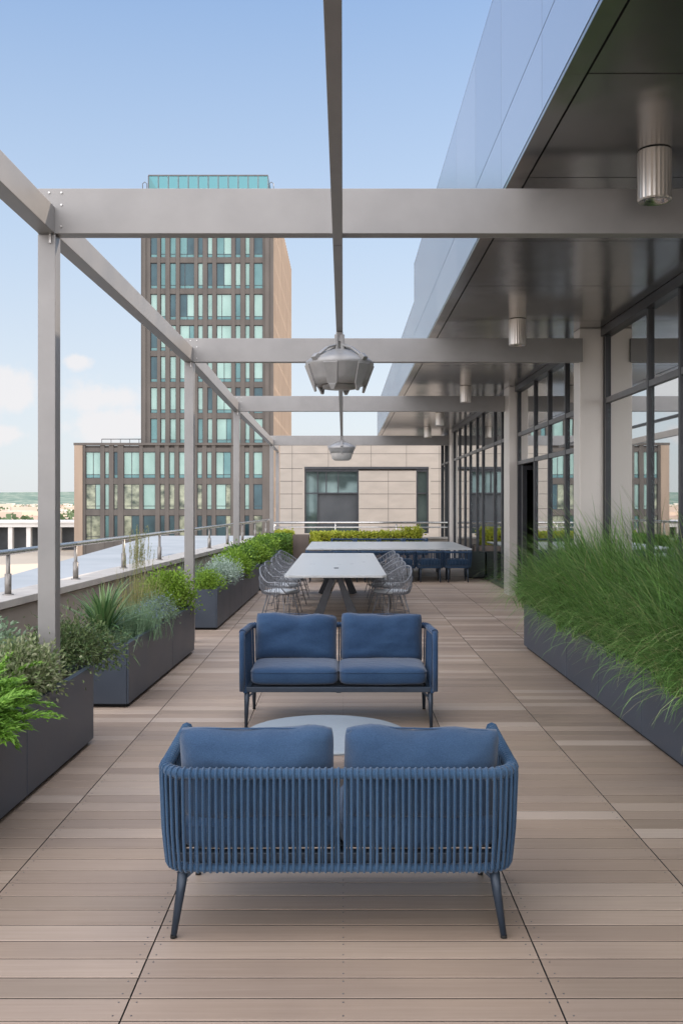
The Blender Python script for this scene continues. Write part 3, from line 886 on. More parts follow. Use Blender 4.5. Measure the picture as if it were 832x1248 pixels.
def seat_cushion(w, d, h, seed=0):
    mb = MB(); n = 16
    vs = []; fs = []
    # rounded box by superellipsoid rings
    nu, nv = 48, 14
    for i in range(nv + 1):
        ph = -PI/2 + PI * i / nv
        cz, sz_ = math.cos(ph), math.sin(ph)
        e = .28
        c2 = abs(cz) ** e; z = math.copysign(abs(sz_) ** .45, sz_) * h/2
        for j in range(nu):
            a = 2*PI*j/nu; ca, sa = math.cos(a), math.sin(a)
            x = math.copysign(abs(ca) ** .22, ca) * c2 * w/2; y = math.copysign(abs(sa) ** .22, sa) * c2 * d/2
            zz = z + (noise.noise((x*4 + seed, y*4, z*3)) * .006) + (.012 * (1 - (2*x/w)**2) * (1 - (2*y/d)**2) if z > 0 else 0)
            vs.append((x, y, zz))
    for i in range(nv):
        for j in range(nu):
            j2 = (j+1) % nu; fs.append((i*nu+j, i*nu+j2, (i+1)*nu+j2, (i+1)*nu+j))
    mb.add(vs, fs, 0, True); return mb

def upath(W, D, r, n=6, rake=0, z=0, inset=0):
    """U path open to the front (-y local): from front left, round the back (+y), to the front right."""
    hw = W/2 - inset; yb = D - inset
    pts = [(-hw, .0, z)]
    k = 8
    for i in range(1, k + 1): pts.append((-hw, (yb - r) * i / k, z))
    for i in range(1, n + 1):
        a = PI - PI/2 * i / n; pts.append((-hw + r + r*math.cos(a), yb - r + r*math.sin(a), z))
    m = 10
    for i in range(1, m): pts.append((-hw + r + (2*(hw - r)) * i / m, yb, z))
    for i in range(n + 1):
        a = PI/2 - PI/2 * i / n; pts.append((hw - r + r*math.cos(a), yb - r + r*math.sin(a), z))
    for i in range(1, k + 1): pts.append((hw, (yb - r) * (1 - i / k), z))
    return [Vector(p) for p in pts]

def resample(pts, step):
    out = [pts[0]]; need = step
    tot = sum((pts[i+1]-pts[i]).length for i in range(len(pts)-1)); n = max(2, round(tot/step)); st = tot/n
    acc = 0; need = st
    for i in range(len(pts)-1):
        seg = (pts[i+1]-pts[i]).length
        while acc + seg >= need - 1e-9 and len(out) <= n:
            out.append(pts[i].lerp(pts[i+1], (need-acc)/seg)); need += st
        acc += seg
    return out

def make_sofa(name, label, cat, W=1.44, D=.70, seats=2, top=.70, bot=.285, loc=(0,0,0), rz=0, pitch=.0255, group=None, cush=True, legsplay=.03, rope='rope_blue', seatmat='fabric_blue', legin=.085):
    """local -y is the front, +y the back"""
    t = thing(name, label, cat, loc, rz, group)
    rt, rb = .022, .017
    H = top - rt
    fdip = 0
    up = upath(W, D, .13, z=H); lo = upath(W, D, .13, z=bot, inset=.022)
    for p in up: p.z += .028 * max(0, min(1, (D - .2 - p.y) / (D - .2)))
    # front posts of the arms: rail turns down at the front
    hw = W/2
    arm = [Vector((-hw, 0, bot)), Vector((-hw, -.012, bot + .2)), Vector((-hw, -.008, H - .05)), Vector((-hw, .008, H + .01)), Vector((-hw, .05, H + .027))]
    full = arm + up[1:-1] + [Vector((-p.x, p.y, p.z)) for p in arm[::-1]]
    mb = MB(); mb.tube(full, rt, 10)
    mb.build('top_rail', M[rope], t)
    mb = MB(); mb.tube(lo, rb, 10); mb.build('bottom_rail', M[rope], t)
    # cords
    tot = sum((up[q+1]-up[q]).length for q in range(len(up)-1)); n = round(tot / pitch) + 1
    def even(pts, n):
        ls = [0]
        for q in range(len(pts)-1): ls.append(ls[-1] + (pts[q+1]-pts[q]).length)
        out = []; k = 0
        for q in range(n):
            d = ls[-1] * q / (n - 1)
            while k < len(ls) - 2 and ls[k+1] < d: k += 1
            out.append(pts[k].lerp(pts[k+1], (d - ls[k]) / (ls[k+1] - ls[k])))
        return out
    U = even(up, n); mb = MB(); rc = .0062
    inset = .022
    for i in range(1, n - 1):
        a = U[i]; tdir = (U[i+1] - U[i-1]).normalized(); nd = Vector((-tdir.y, tdir.x, 0))
        if nd.dot(Vector((a.x, a.y - D * .4, 0))) < 0: nd = -nd
        c = Vector((a.x, a.y, bot)) - nd * inset
        zb_ = bot + .05
        j1 = rnd.uniform(-.0012, .0012)
        mb.tube([a + nd * .020, a + nd * .021 - Vector((0, 0, .03)), Vector((a.x, a.y, zb_ + .09)) + nd * .012 + tdir * j1, Vector((a.x, a.y, zb_)) + nd * .003, c + nd * .019], rc, 6, cap=False)
        for cc, rr in ((a, rt), (c, rb)):
            ring = [cc + nd * math.cos(q) * (rr + .001) + Vector((0, 0, 1)) * math.sin(q) * (rr + .001) for q in [2*PI*k/8 for k in range(8)]]
            mb.tube(ring, rc * .95, 5, closed=True)
        if i < n - 2 and i % 2:
            e = (U[i] + U[i+1]) / 2 - nd * .016
            mb.tube([e, Vector((e.x, e.y, bot)) - nd * inset * .6], rc * .8, 5, cap=False)
    mb.build('rope_weave', M[rope], t)
    # seat frame
    zb = bot - .01
    mb = MB(); hw2 = W/2 - .03
    mb.box(-hw2, hw2, .0, .04, zb, zb + .04); mb.box(-hw2, hw2, D - .075, D - .045, zb, zb + .062)
    mb.box(-hw2, -hw2 + .035, .04, D - .075, zb, zb + .035); mb.box(hw2 - .035, hw2, .04, D - .075, zb, zb + .035)
    for i in range(7):
        y = .08 + i * (D - .2) / 6; mb.box(-hw2 + .035, hw2 - .035, y, y + .04, zb + .012, zb + .024)
    if seats == 2: mb.box(-.02, .02, .04, D - .075, zb - .012, zb + .01)
    mb.build('seat_frame', M['frame_navy'], t, bevel=.004)
    for sx in (-1, 1):
        for y0, y1 in ((.03, .0), (D - .07, D - .03)):
            mb = MB(); x = sx * (W/2 - legin)
            mb.tube([(x, y0, zb + .01), (x + sx * legsplay * .35, y0 + (y1-y0)*.3, zb * .65), (x + sx * legsplay, y1, .012)], [.023, .019, .0125], 10)
            mb.beam((x, y0, zb - .05), (x - sx * .06, y0, zb + .005), .02, .014)
            l = mb.build('leg', M['frame_navy'], t)
            mb = MB(); mb.lathe([(.0125, .012), (.014, .0), (0, .0)], 10, (x + sx * legsplay * 1.02, y1, 0.001)); mb.build('foot_cap', M['rubber'], l)
    cw = (W - .11) / seats
    for s in range(seats):
        cx = -W/2 + .055 + cw * (s + .5)
        m = seat_cushion(cw - .006, D - .10, .145, seed=s*3.1 + W); o = m.build('seat_cushion', M[seatmat], t); o.location = (cx, D/2 - .045, bot + .035 + .072)
        p = MB()   # piping seam round the top edge
        ring = []
        for j in range(64):
            a = 2*PI*j/64; ca, sa = math.cos(a), math.sin(a)
            ring.append((math.copysign(abs(ca)**.22, ca)*(cw-.006)*.5, math.copysign(abs(sa)**.22, sa)*(D-.10)*.5, .034))
        p.tube(ring, .0028, 5, closed=True); p.build('piping', M[seatmat], o)
        if cush:
            m = cushion(cw - .018, .395, .20, seed=s*5.7 + W*3, dent=.007)
            o = m.build('back_cushion', M[seatmat], t)
            o.rotation_euler = (R(90 - 9), R(rnd.uniform(-2.2, 2.2)), R(rnd.uniform(-2.5, 2.5))); o.rotation_euler.x = R(78)
            o.location = (cx + (.008 if s else -.008), D - .165, bot + .345)
            o.rotation_euler.x = R(90 - 10)
            p = MB(); ring = []
            for j in range(72):
                a = 2*PI*j/72; ca, sa = math.cos(a), math.sin(a)
                ring.append((math.copysign(abs(ca)**.16, ca)*(cw-.018)*.488, math.copysign(abs(sa)**.16, sa)*.395*.485, 0))
            p.tube(ring, .004, 5, closed=True); p.build('piping', M[seatmat], o)
    return t


make_sofa('sofa', 'blue rope-back sofa in the foreground, seen from behind', 'sofa', W=1.425, loc=(-.018, 4.60, 0), rz=PI, legsplay=.035, top=.69)
make_sofa('sofa', 'blue two-seat sofa facing the viewer beyond the round coffee table', 'sofa', W=1.50, D=.72, top=.735, loc=(-.035, 7.60, 0), pitch=.029, legsplay=.004, legin=.035, seatmat='fabric_deep', rope='fabric_deep')

# coffee table
t = thing('coffee_table', 'round pale blue-grey coffee table between the two blue sofas', 'table', (-.105, 5.88, 0))
mb = MB(); mb.lathe([(0, .345), (.44, .345), (.485, .352), (.49, .358), (.487, .366), (.478, .370), (.0, .370)], 72); mb.build('table_top', M['table_blue_grey'], t)
for k in range(4):
    a = PI/4 + k*PI/2; mb = MB()
    mb.tube([(.30*math.cos(a), .30*math.sin(a), .344), (.37*math.cos(a), .37*math.sin(a), .0)], [.02, .013], 10); mb.build('leg', M['frame_navy'], t)

# long dining table
t = thing('dining_table', 'long pale grey dining table on dark splayed trestle legs', 'table', (-.105, 0, 0))
mb = MB(); vs = []
y0, y1 = 13.5, 19.5; c = .06
poly = [(-.71 + c, y0), (.71 - c, y0), (.71, y0 + c), (.71, y1 - c), (.71 - c, y1), (-.71 + c, y1), (-.71, y1 - c), (-.71, y0 + c)]
for z in (.715, .75):
    for x, y in poly: vs.append((x, y, z))
mb.add(vs, [tuple(range(8))[::-1], tuple(range(8, 16))] + [(i, (i+1) % 8, 8 + (i+1) % 8, 8 + i) for i in range(8)])
mb.build('table_top', M['table_grey'], t, bevel=.005)
mb = MB(); mb.box(-.10, .10, y0 + .45, y1 - .45, .655, .714); mb.build('apron', M['leg_dark'], t)
for y in (y0 + .55, y1 - .7):
    for sx in (-1, 1):
        mb = MB(); mb.beam((sx * .055, y, .654), (sx * .30, y, .0), .075, .10, up=Vector((0, 1, 0)), w2=.15); mb.build('leg', M['leg_dark'], t, bevel=.004)
mb = MB(); mb.box(-.035, .035, 14.9, 15.1, .7505, .753); mb.build('cable_cover', M['leg_dark'], t)
for y in (y0 + .7, 15.6):
    mb = MB(); mb.beam((.0, y, .66), (-.27, y + .35, .02), .03, .05); mb.build('brace', M['steel'], t)

# wire chairs
def make_wire_chair(name, label):
    t = thing(name, label, 'chair', group='wire tub chairs around the long dining table')
    # local -y is the front of the chair
    mb = MB()
    Wd, r = .31, .0052
    def rim(a):     # a from -PI/2*1.25 .. around the back ; 0 is the back (+y)
        k = max(0, math.cos(a))
        x = .315 * math.sin(a); y = .02 + .27 * math.cos(a)
        z = .60 + .22 * k ** 1.3
        return Vector((x, y, z))
    def base(a): return Vector((.185 * math.sin(a), .03 + .185 * math.cos(a), .425))
    A = 2.15; n = 36; fr = []
    for i in range(n + 1):
        a = -A + 2*A*i/n
        p, q = rim(a), base(a)
        mid = q.lerp(p, .45) + Vector((math.sin(a), math.cos(a), 0)) * .055 - Vector((0, 0, .045))
        low = q.lerp(p, .15) + Vector((math.sin(a), math.cos(a), 0)) * .05 - Vector((0, 0, .035))
        fr.append((p, mid, low, q)); 
        mb.tube([p, mid, low, q], r * .8, 5, cap=False)
    for i in range(0, n - 2, 2):        # slanting wires make the lattice
        p = fr[i][0]; mb.tube([p, fr[i+2][1], fr[min(i+3, n)][2]], r * .7, 4, cap=False)
    for k in (1, 2):
        mb.tube([f[k] for f in fr], r * .9, 5)
    mb.tube([fr[i][0].lerp(fr[i][1], .5) + Vector((math.sin(-A + 2*A*i/n), math.cos(-A + 2*A*i/n), 0)) * .012 for i in range(n + 1)], r * .7, 4)
    mb.build('wire_shell', M['wire'], t)
    m = MB(); m.tube([Vector((-.19, -.21, .44)), Vector((-.26, -.17, .52))] + [f[0] for f in fr] + [Vector((.26, -.17, .52)), Vector((.19, -.21, .44)), Vector((0, -.23, .43))], .009, 8, closed=True)
    m.build('rim', M['wire'], t)
    m = MB(); ring = [(.2*math.sin(2*PI*j/24), .0 + .2*math.cos(2*PI*j/24), .425) for j in range(24)]
    m.tube(ring, .006, 6, closed=True)
    for k in range(-4, 5):
        h = math.sqrt(max(0, .04 - (k*.042)**2)); m.tube([(k*.042, -h, .423), (k*.042, h, .423)], .003, 4)
    m.build('seat_frame', M['wire'], t)
    m = seat_cushion(.40, .40, .045, 2); o = m.build('seat_pad', M['seat_pad'], t); o.location = (0, .0, .452)
    for sx, sy in ((-1,-1),(1,-1),(1,1),(-1,1)):
        m = MB()
        m.tube([(sx*.15, sy*.13, .42), (sx*.235, sy*.21, .012)], .0065, 7); m.tube([(sx*.06, sy*.16, .42), (sx*.235, sy*.21, .012)], .0045, 5)
        m.build('leg', M['wire'], t)
    m = MB(); m.tube([(-.20, -.18, .17), (.20, -.18, .17), (.20, .18, .17), (-.20, .18, .17)], .004, 5, closed=True); m.build('stretcher', M['wire'], t)
    return t
ORD = ['nearest', 'second', 'third', 'fourth', 'farthest']
first = None
for side, sx, word in ((-1, -.93, 'left'), (1, .70, 'right')):
    for k in range(5):
        lab = f'grey wire tub chair, {ORD[k]} on the {word} side of the long table'
        if k in (1, 2, 3): lab = f'grey wire tub chair, {ORD[k]} from near end, {word} side of long table'
        if first is None: first = ch = make_wire_chair('wire_chair', lab)
        else: ch = copy_tree(first); ch['label'] = lab
        ch.location = (sx + rnd.uniform(-.02, .02), 14.35 + 1.12 * k + rnd.uniform(-.03, .03), 0)
        # chairs face the table: front (-y) towards the table centre
        ch.rotation_euler.z = (R(90) if side < 0 else R(-90)) + R(rnd.uniform(-7, 7)) + (R(-25) if side < 0 else R(25))

# far table with blue rope chairs
t = thing('wide_table', 'wide pale table at the far end with blue chairs along it', 'table', (0, 0, 0))
mb = MB(); mb.box(-.82, 2.85, 21.62, 25.5, .705, .74); mb.build('table_top', M['table_grey'], t, bevel=.005)
for x in (-.4, 2.4):
    for y in (22.4, 24.8):
        mb = MB(); mb.box(x - .05, x + .05, y - .05, y + .05, 0, .704); mb.build('leg', M['leg_dark'], t)
o0 = None
W6 = ['leftmost', 'second from the left', 'third from the left', 'fourth from the left', 'fifth from the left', 'rightmost, by the glazed wall']
for k in range(6):
    lab = 'blue rope chair, near side of the wide far table, ' + W6[k]
    if o0 is None: o0 = c = make_sofa('rope_chair', lab, 'chair', W=.585, D=.55, seats=1, top=.69, bot=.33, cush=False, rope='rope_blue_shaded', seatmat='rope_blue_shaded', pitch=.036, group='blue rope chairs along the near side of the far table', legsplay=.01)
    else: c = copy_tree(o0); c['label'] = lab
    c.location = (-.52 + .61 * k, 22.02, 0); c.rotation_euler.z = PI
W4 = ['leftmost', 'second from the left', 'third from the left', 'rightmost']
for k in range(4):
    c = copy_tree(o0); c['label'] = 'blue rope chair beyond the wide far table, ' + W4[k]
    c['group'] = 'blue rope chairs beyond the far table'
    c.location = (.0 + .64 * k, 25.75, .02); c.rotation_euler.z = 0; c.scale = (1, 1, 1.12)

# ------------------------------------------------------------------ planters
def trough(name, label, xa, ya, xb, yb, width, h, cuts, side, mat='slate_box', cat='planter', foot=.035):
    """inner long face runs from (xa,ya) to (xb,yb); the box extends by width to the side (+1 right, -1 left)"""
    t = thing(name, label, cat, (xa, ya, 0), 0)
    d = Vector((xb - xa, yb - ya, 0)); Ln = d.length; d.normalize()
    nrm = Vector((d.y, -d.x, 0)) * side
    T = Matrix(((nrm.x, d.x, 0, 0), (nrm.y, d.y, 0, 0), (0, 0, 1, 0), (0, 0, 0, 1)))
    th = .018
    cs = [0] + cuts + [Ln]
    for a, b in zip(cs[:-1], cs[1:]):
        m = MB(); g = .005
        m.box(0, th, a + g, b - g, foot, h, T=T); m.box(th, .045, a + g, b - g, h - .006, h, T=T)
        m.build('panel', M[mat], t, bevel=.003)
        m = MB(); m.box(width - th, width, a + g, b - g, foot, h, T=T); m.build('panel', M[mat], t)
    for a, b in ((.0, th), (Ln - th, Ln)):
        m = MB(); m.box(th + .001, width - th - .001, a + .001, b - .001, foot, h, T=T); m.build('end_panel', M[mat], t)
    m = MB(); m.box(.03, width - .03, .05, Ln - .05, .004, foot + .02, T=T); m.box(th + .003, th + .012, .03, Ln - .03, foot + .021, h - .02, T=T); m.build('plinth', M['joint'], t)
    m = MB(); nx, ny = 8, max(8, int(Ln * 8)); vs = []
    for j in range(ny + 1):
        for i in range(nx + 1):
            p = T @ Vector((th + (width - 2*th) * i / nx, th + (Ln - 2*th) * j / ny, h - .07)); p.z += .025 * noise.noise(p * 7 + Vector((xa, ya, 0)))
            vs.append(p)
    m.add(vs, [(j*(nx+1)+i, j*(nx+1)+i+1, (j+1)*(nx+1)+i+1, (j+1)*(nx+1)+i) for j in range(ny) for i in range(nx)], 0, True)
    m.build('soil', M['soil'], t)
    return t
trough('planter', 'dark slate planter box nearest the camera on the left, with bright ferns', -1.905, 3.0, -1.818, 7.13, .72, .565, [.9, 2.72], -1)
trough('planter', 'dark slate planter box holding the spiky plant and blue flowers', -1.827, 8.33, -1.74, 11.44, .72, .555, [1.85], -1)
trough('planter', 'long dark slate planter box beside the wire chairs with silvery shrubs', -1.727, 13.43, -1.64, 19.1, .62, .56, [1.35, 2.8, 4.2], -1)
trough('planter', 'farthest left planter box, under the green shrubs by the end hedge', -1.60, 19.4, -1.60, 25.6, .5, .52, [1.5, 3.0, 4.5], -1)
trough('planter', 'long slate planter along the glazed wall, overflowing with grass', 2.235, 3.4, 2.18, 11.8, .80, .53, [.55, 1.5, 2.62, 3.84, 5.03, 6.2], 1)
trough('planter', 'dark green planter box beside the rightmost blue chair', 2.88, 22.6, 2.88, 23.3, .40, .60, [], 1, mat='green_box')
trough('planter', 'brown planter box at the far left corner by the yellow hedge', -1.40, 27.2, -.95, 27.2, .5, .86, [], -1, mat='brown_box')

# ------------------------------------------------------------------ plants
def rv(s=1): return Vector((rnd.gauss(0, s), rnd.gauss(0, s), rnd.gauss(0, s)))
def leaf(mb, p, d, L, w, up=None, mi=0, fold=True):
    """a pointed leaf: 4-5 verts, two facets"""
    d = d.normalized(); s = d.cross(up or rv()).normalized(); 
    if s.length < .5: s = Vector((1, 0, 0))
    q = d.cross(s)
    m = p + d * L * .45
    mb.add([p, m + s * w/2 - q * w * .12, p + d * L, m - s * w/2 - q * w * .12], [(0, 1, 2), (0, 2, 3)] if fold else [(0, 1, 2, 3)], mi)
def ribbon(mb, pts, ws, side, mi=0):
    vs = []
    for p, w in zip(pts, ws): vs += [p - side * w/2, p + side * w/2]
    mb.add(vs, [(2*i, 2*i+1, 2*i+3, 2*i+2) for i in range(len(pts)-1)], mi, True)
def blade(mb, p, dirh, L, lean, droop, w, n=5, mi=0):
    """arching blade; dirh horizontal direction"""
    side = Vector((-dirh.y, dirh.x, 0)); 
    pts = [p.copy()]; ang = PI/2 - lean
    q = p.copy()
    for i in range(n):
        q = q + (dirh * math.cos(ang) + Vector((0, 0, 1)) * math.sin(ang)) * L / n
        pts.append(q.copy()); ang -= droop / n * (.5 + i / n)
    ribbon(mb, pts, [w * (1 - (i / n) ** 1.8 * .92) * (.7 if i == 0 else 1) for i in range(n + 1)], side, mi)

# ornamental grass mass, right
mb = MB()
y = 3.5
tuss = []
while y < 11.9:
    for x in (2.32, 2.56, 2.84):
        tuss.append((x + rnd.uniform(-.08, .08), y + rnd.uniform(-.1, .1)))
    y += .27
for (x, y) in tuss:
    hh = rnd.uniform(.82, 1.16) * (1.0 if y < 11 else .9)
    tdir = Vector((rnd.uniform(-1.1, -.55), rnd.uniform(-.4, .3), 0))
    for k in range(160):
        a = rnd.uniform(0, 2*PI)
        dh = Vector((math.cos(a) * .8, math.sin(a) * .8, 0)) + tdir
        if dh.length < .05: continue
        if y > 11.2 and dh.y > 0: dh.y *= .1
        dh.normalize()
        if x > 2.7 and dh.x > .2: dh.x *= -.3; dh.normalize()
        p = Vector((x + rnd.gauss(0, .05), y + rnd.gauss(0, .07), .47))
        lean = min(abs(rnd.gauss(.40, .26)), 1.1); droop = rnd.uniform(1.2, 2.5)
        L = hh * rnd.uniform(.65, 1.35) * (1.10 - .42 * lean)
        if x > 2.7: lean *= .6; droop *= .62
        elif x > 2.5: lean *= .85; droop *= .9
        if x < 2.45: L *= .84
        if k % 40 == 0: L *= 1.12
        if p.x + dh.x * .45 > 3.2: lean *= .3; droop *= .5
        blade(mb, p, dh, L, lean, droop, rnd.uniform(.007, .015), 8)
tag(mb.build('ornamental_grass', M['grass_blade']), 'dense fine green fountain grass spilling over the right planter', 'grass', kind='stuff')

def bush(name, label, cat, c, rad, n, L, w, mat, stems=14, seed=0, flat=1.0, flowers=None, clumps=26, group=None, upb=.25):
    """leafy shrub: leaves in clumps through the crown, on thin stems"""
    t = thing(name, label, cat, c, group=group); c = Vector((0, 0, 0))
    rx_, ry_, rz_ = rad
    cl = []
    for i in range(clumps):
        d = rv().normalized(); d.z = abs(d.z) * 1.0 - .25
        rr = rnd.uniform(.45, 1.0)
        cl.append(Vector((d.x * rx_ * rr, d.y * ry_ * rr, rz_ * (.5 + d.z * .75 * rr))))
    mb = MB()
    for q in cl:
        k = int(n / clumps * rnd.uniform(.6, 1.4)); cr = rnd.uniform(.16, .30) * (rx_ + rz_)
        for _ in range(k):
            o = rv(.45) * cr; p = q + o
            if p.z < -.04: p.z = abs(p.z)
            d = (o.normalized() + rv(.5) + Vector((0, 0, upb)))
            leaf(mb, p, d, L * rnd.uniform(.6, 1.3), w * rnd.uniform(.7, 1.2))
    mb.build('foliage', mat, t)
    sm = MB()
    for q in cl[:stems]:
        r0 = Vector((q.x * .25, q.y * .25, -.08)); sm.tube([r0, r0.lerp(q, .5) + Vector((0, 0, .03)), q], [.006, .004, .002], 5, cap=False)
    sm.build('stem', M['bark'], t)
    if flowers:
        fm = MB(); fmat, fn, fl = flowers
        for _ in range(fn):
            q = rnd.choice(cl); p = q + rv(.12 * rx_); p.z = max(p.z, rz_ * .35) + .02
            for k in range(5):
                a = 2*PI*k/5 + rnd.random(); leaf(fm, p, Vector((math.cos(a), math.sin(a), .5)), fl, fl * .8)
        fm.build('flower', fmat, t)
    return t

# bright ferny plant spilling over the nearest box: arching fronds with leaflets
def fronds(name, label, cat, c, n, Lr, mat, leafL, leafW, bias=Vector((0, 0, 0)), lean=(.2, .9), droop=(.6, 1.6), spread=.1):
    t = thing(name, label, cat, c); mb = MB(); st = MB()
    for i in range(n):
        a = rnd.uniform(0, 2*PI); dh = (Vector((math.cos(a), math.sin(a), 0)) + bias)
        if dh.length < .1: continue
        dh.normalize()
        L = rnd.uniform(*Lr); ang = PI/2 - rnd.uniform(*lean); dr = rnd.uniform(*droop)
        q = Vector((rnd.gauss(0, spread), rnd.gauss(0, spread * 1.3), 0)); q.x = min(q.x, .17); pts = [q.copy()]; k = 14
        side = Vector((-dh.y, dh.x, 0))
        for j in range(k):
            d = dh * math.cos(ang) + Vector((0, 0, 1)) * math.sin(ang)
            q = q + d * L / k; ang -= dr / k; pts.append(q.copy())
            if j > 2:
                for s_ in (-1, 1):
                    for _ in range(5):
                        dd = d * rnd.uniform(.5, 1.0) + side * s_ * rnd.uniform(.3, 1) + Vector((0, 0, rnd.uniform(-.25, .4)))
                        tp = 1.15 - abs(j / k - .5)
                        leaf(mb, q + rv(.006), dd, leafL * tp * rnd.uniform(.7, 1.2), leafW, up=Vector((0, 0, 1)) + rv(.3))
        leaf(mb, q, dh * math.cos(ang) + Vector((0, 0, 1)) * math.sin(ang), leafL * 1.3, leafW * 1.3, up=Vector((0, 0, 1)))
        st.tube(pts, [.004 * (1 - i_/k * .6) for i_ in range(k + 1)], 4, cap=False)
    mb.build('foliage', mat, t); st.build('stem', mat, t)
    return t
P1 = .50
fronds('fern', 'bright green feathery fern spilling over the nearest left planter', 'fern', (-2.05, 5.05, P1), 210, (.22, .46), M['fern_bright'], .052, .014, bias=Vector((.25, -.05, 0)), lean=(.05, .9), droop=(.8, 2.0), spread=.17)
fronds('fern', 'upright bright green fern just behind the spilling one, mostly cut by the frame edge', 'fern', (-2.25, 5.45, P1), 130, (.25, .46), M['fern_bright'], .05, .014, spread=.14, bias=Vector((.1, 0, 0)), lean=(.05, .6))
bush('shrub', 'pale variegated twiggy shrub in the nearest left planter before the post', 'shrub', (-2.03, 6.1, P1), (.25, .34, .30), 6200, .036, .017, M['variegated'], 26, clumps=40)
bush('shrub', 'grey-green shrub at the frame edge behind the bright fern', 'shrub', (-2.42, 6.3, P1), (.28, .42, .38), 6000, .04, .02, M['sage'], 20, clumps=36)
bush('shrub', 'dark juniper-like shrub leaning over the gap between the first two left planters', 'shrub', (-2.02, 7.25, P1 - .02), (.34, .26, .32), 7600, .040, .013, M['juniper'], 30, clumps=44, upb=0)
P2 = .50
# cordyline
t = thing('cordyline', 'spiky sword-leaved plant at the near end of the second left planter', 'plant', (-2.14, 8.75, P2))
mb = MB()
for i in range(150):
    a = rnd.uniform(0, 2*PI); dh = Vector((math.cos(a), math.sin(a), 0))
    h0 = rnd.uniform(.02, .18); blade(mb, Vector((dh.x*.02, dh.y*.02, h0)), dh, rnd.uniform(.32, .56), abs(rnd.gauss(.65, .45)), rnd.uniform(.2, 1.2), rnd.uniform(.022, .038), 6)
mb.build('foliage', M['cordyline'], t)
mb = MB(); mb.tube([(0, 0, -.08), (0, 0, .2)], [.03, .02], 8); mb.build('stem', M['bark'], t)
def tuft(name, label, c, n, L, lean, droop, w, mat, spread=.1):
    t = thing(name, label, 'grass clump', c); mb = MB()
    for i in range(n):
        a = rnd.uniform(0, 2*PI); dh = Vector((math.cos(a), math.sin(a), 0))
        blade(mb, Vector((rnd.gauss(0, spread), rnd.gauss(0, spread), -.03)), dh, L * rnd.uniform(.5, 1.1), abs(rnd.gauss(lean, lean*.6)), rnd.uniform(*droop), w * rnd.uniform(.6, 1.2), 5)
    mb.build('foliage', mat, t); return t
tuft('grass_clump', 'soft blue-green grass clump between the spiky plant and blue flowers', (-1.98, 9.2, P2), 900, .42, .35, (.3, 1.2), .004, M['blue_grass'], .12)
tuft('grass_clump', 'low green grass clump at the front corner under the spiky plant', (-2.04, 8.62, P2), 420, .24, .5, (.4, 1.4), .004, M['blue_grass'], .1)
t = tuft('reed_clump', 'tall straw-coloured feather grass standing above the second planter', (-2.12, 10.1, P2), 420, .62, .22, (.2, 1.0), .006, M['reed'], .11)
mb = MB()
for i in range(44):
    a = rnd.uniform(0, 2*PI); dh = Vector((math.cos(a), math.sin(a), 0)); p = Vector((rnd.gauss(0, .05), rnd.gauss(0, .05), 0))
    L = rnd.uniform(.75, 1.02); ln = abs(rnd.gauss(.06, .05)); blade(mb, p, dh, L, ln, .12, .004, 4)
    for k in range(40):
        f = rnd.uniform(.72, 1.0); q = p + (dh * math.sin(ln) + Vector((0,0,1)) * math.cos(ln)) * L * f
        leaf(mb, q, Vector((rnd.gauss(0,.3), rnd.gauss(0,.3), 1)), .03, .004)
mb.build('plume', M['reed'], t)
bush('flowering_shrub', 'low sage-leaved plant dotted with small blue flowers in the second planter', 'flowering plant', (-1.93, 10.0, P2), (.20, .52, .24), 5200, .022, .010, M['sage'], 30, flowers=(M['petal_blue'], 420, .012), clumps=60)
bush('shrub', 'rounded lime-green leafy bush at the far end of the second planter', 'shrub', (-1.98, 11.1, P2), (.26, .36, .37), 5200, .034, .026, M['bush_lime'], 30, clumps=46)
bush('shrub', 'small dark green shrub tucked against the post behind the lime bush', 'shrub', (-2.16, 11.55, P2), (.2, .2, .36), 2200, .03, .02, M['bush_green'], 16, clumps=26)
P3 = .50
bush('shrub', 'green low shrub at the near corner of the third left planter', 'shrub', (-1.92, 13.75, P3), (.22, .3, .24), 2600, .032, .02, M['bush_lime'], 16, clumps=26)
bush('shrub', 'silvery grey woolly shrub in the third planter beside the wire chairs', 'shrub', (-1.86, 15.0, P3), (.26, .8, .31), 5400, .034, .014, M['silver'], 30, clumps=50)
tuft('grass_clump', 'wispy grey-green grass clump behind the silvery shrub', (-2.1, 14.3, P3), 420, .48, .3, (.2, .9), .006, M['blue_grass'], .14)
gl = ['bright green bushy shrub just beyond the silvery one', 'tall mid-green shrub where the third planter ends', 'bright bushy green shrub beside the last wire chairs', 'dense green shrub near the yellow hedge', 'olive green shrub beside the fourth pergola post']
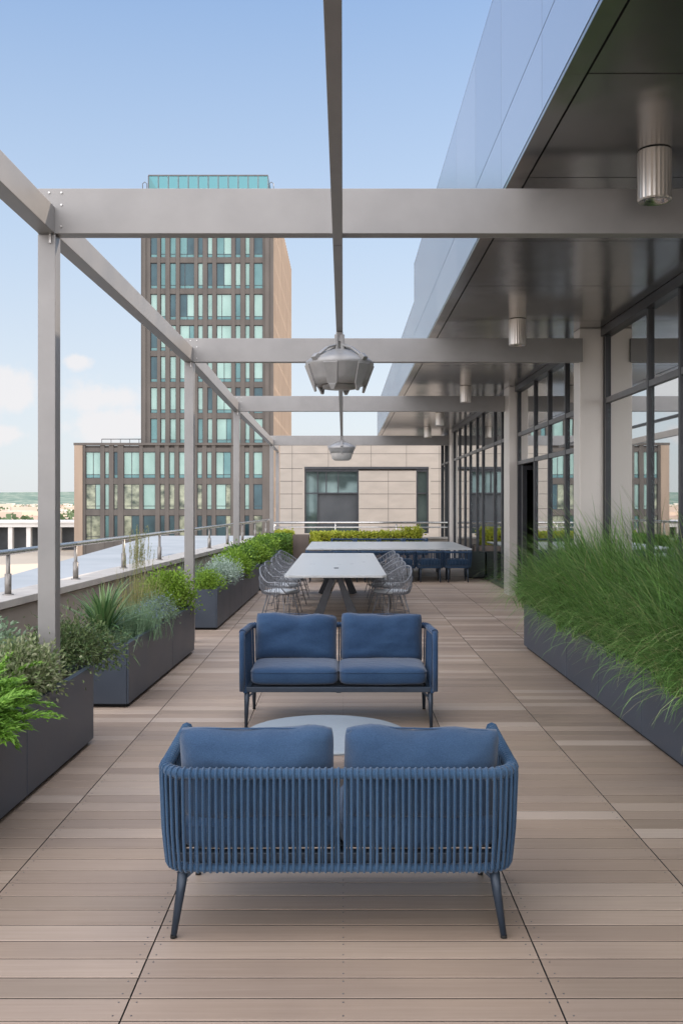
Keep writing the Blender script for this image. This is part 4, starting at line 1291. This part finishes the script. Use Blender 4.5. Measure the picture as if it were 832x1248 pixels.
for i, (x, y, rx_, rz_, mt) in enumerate(((-1.90, 16.9, .26, .34, 'bush_lime'), (-1.98, 18.2, .28, .38, 'bush_green'), (-1.86, 20.2, .26, .37, 'bush_lime'), (-1.90, 22.1, .27, .40, 'bush_green'), (-1.92, 24.2, .27, .40, 'bush_lime'))):
    bush('shrub', gl[i], 'shrub', (x, y, .46), (rx_, .95, rz_), 4200, .06, .034, M[mt], 16, clumps=44)

def hedge(name, label, x0, x1, y0, y1, z0, z1, n, mat='hedge_yellow'):
    t = thing(name, label, 'hedge', (0, 0, 0)); mb = MB()
    for _ in range(n):
        p = Vector((rnd.uniform(x0, x1), rnd.uniform(y0, y1), rnd.uniform(z0, z1)))
        k = rnd.random()
        if k < .4: p.y = y0 + abs(rnd.gauss(0, .04)) - .02
        elif k < .75: p.z = z1 + rnd.gauss(0, .03)
        elif k < .85: p.x = x1 + rnd.gauss(0, .03)
        leaf(mb, p, rv() + Vector((0, 0, .3)), .075, .05)
    mb.build('foliage', M[mat], t)
    mb = MB(); mb.box(x0 + .06, x1 - .06, y0 + .08, y1 - .06, z0, z1 - .08); mb.build('stem', M['bark'], t); return t
hedge('hedge', 'yellow-green clipped hedge running under the end railing', -1.0, 2.35, 29.9, 30.5, .1, .80, 9000)
hedge('hedge', 'bright yellow-green hedge block at the far left corner', -2.0, -1.5, 28.7, 29.5, .1, .85, 4200)
hedge('hedge', 'small dark green hedge in the left corner behind the shrubs', -2.2, -1.5, 26.2, 28.4, .1, .80, 3600, 'bush_green')
bush('shrub', 'small yellow-green shrub standing up beyond the far table on the right', 'shrub', (2.15, 30.1, .72), (.3, .22, .26), 900, .06, .045, M['hedge_yellow'], 8, clumps=12)
bush('shrub', 'small yellow-green shrub beside the brown planter box', 'shrub', (-.78, 27.4, .5), (.2, .2, .26), 800, .06, .045, M['hedge_yellow'], 8, clumps=12)
tz_ = thing('planter', 'low dark planter trough holding the hedge below the end railing', 'planter', (0, 29.8, 0))
mb = MB(); mb.box(-1.2, 2.6, .02, .8, .01, .45); mb.build('panel', M['brown_box'], tz_, bevel=.004)
mb = MB(); mb.box(-1.17, 2.57, .05, .77, .452, .46); mb.build('soil', M['soil'], tz_)
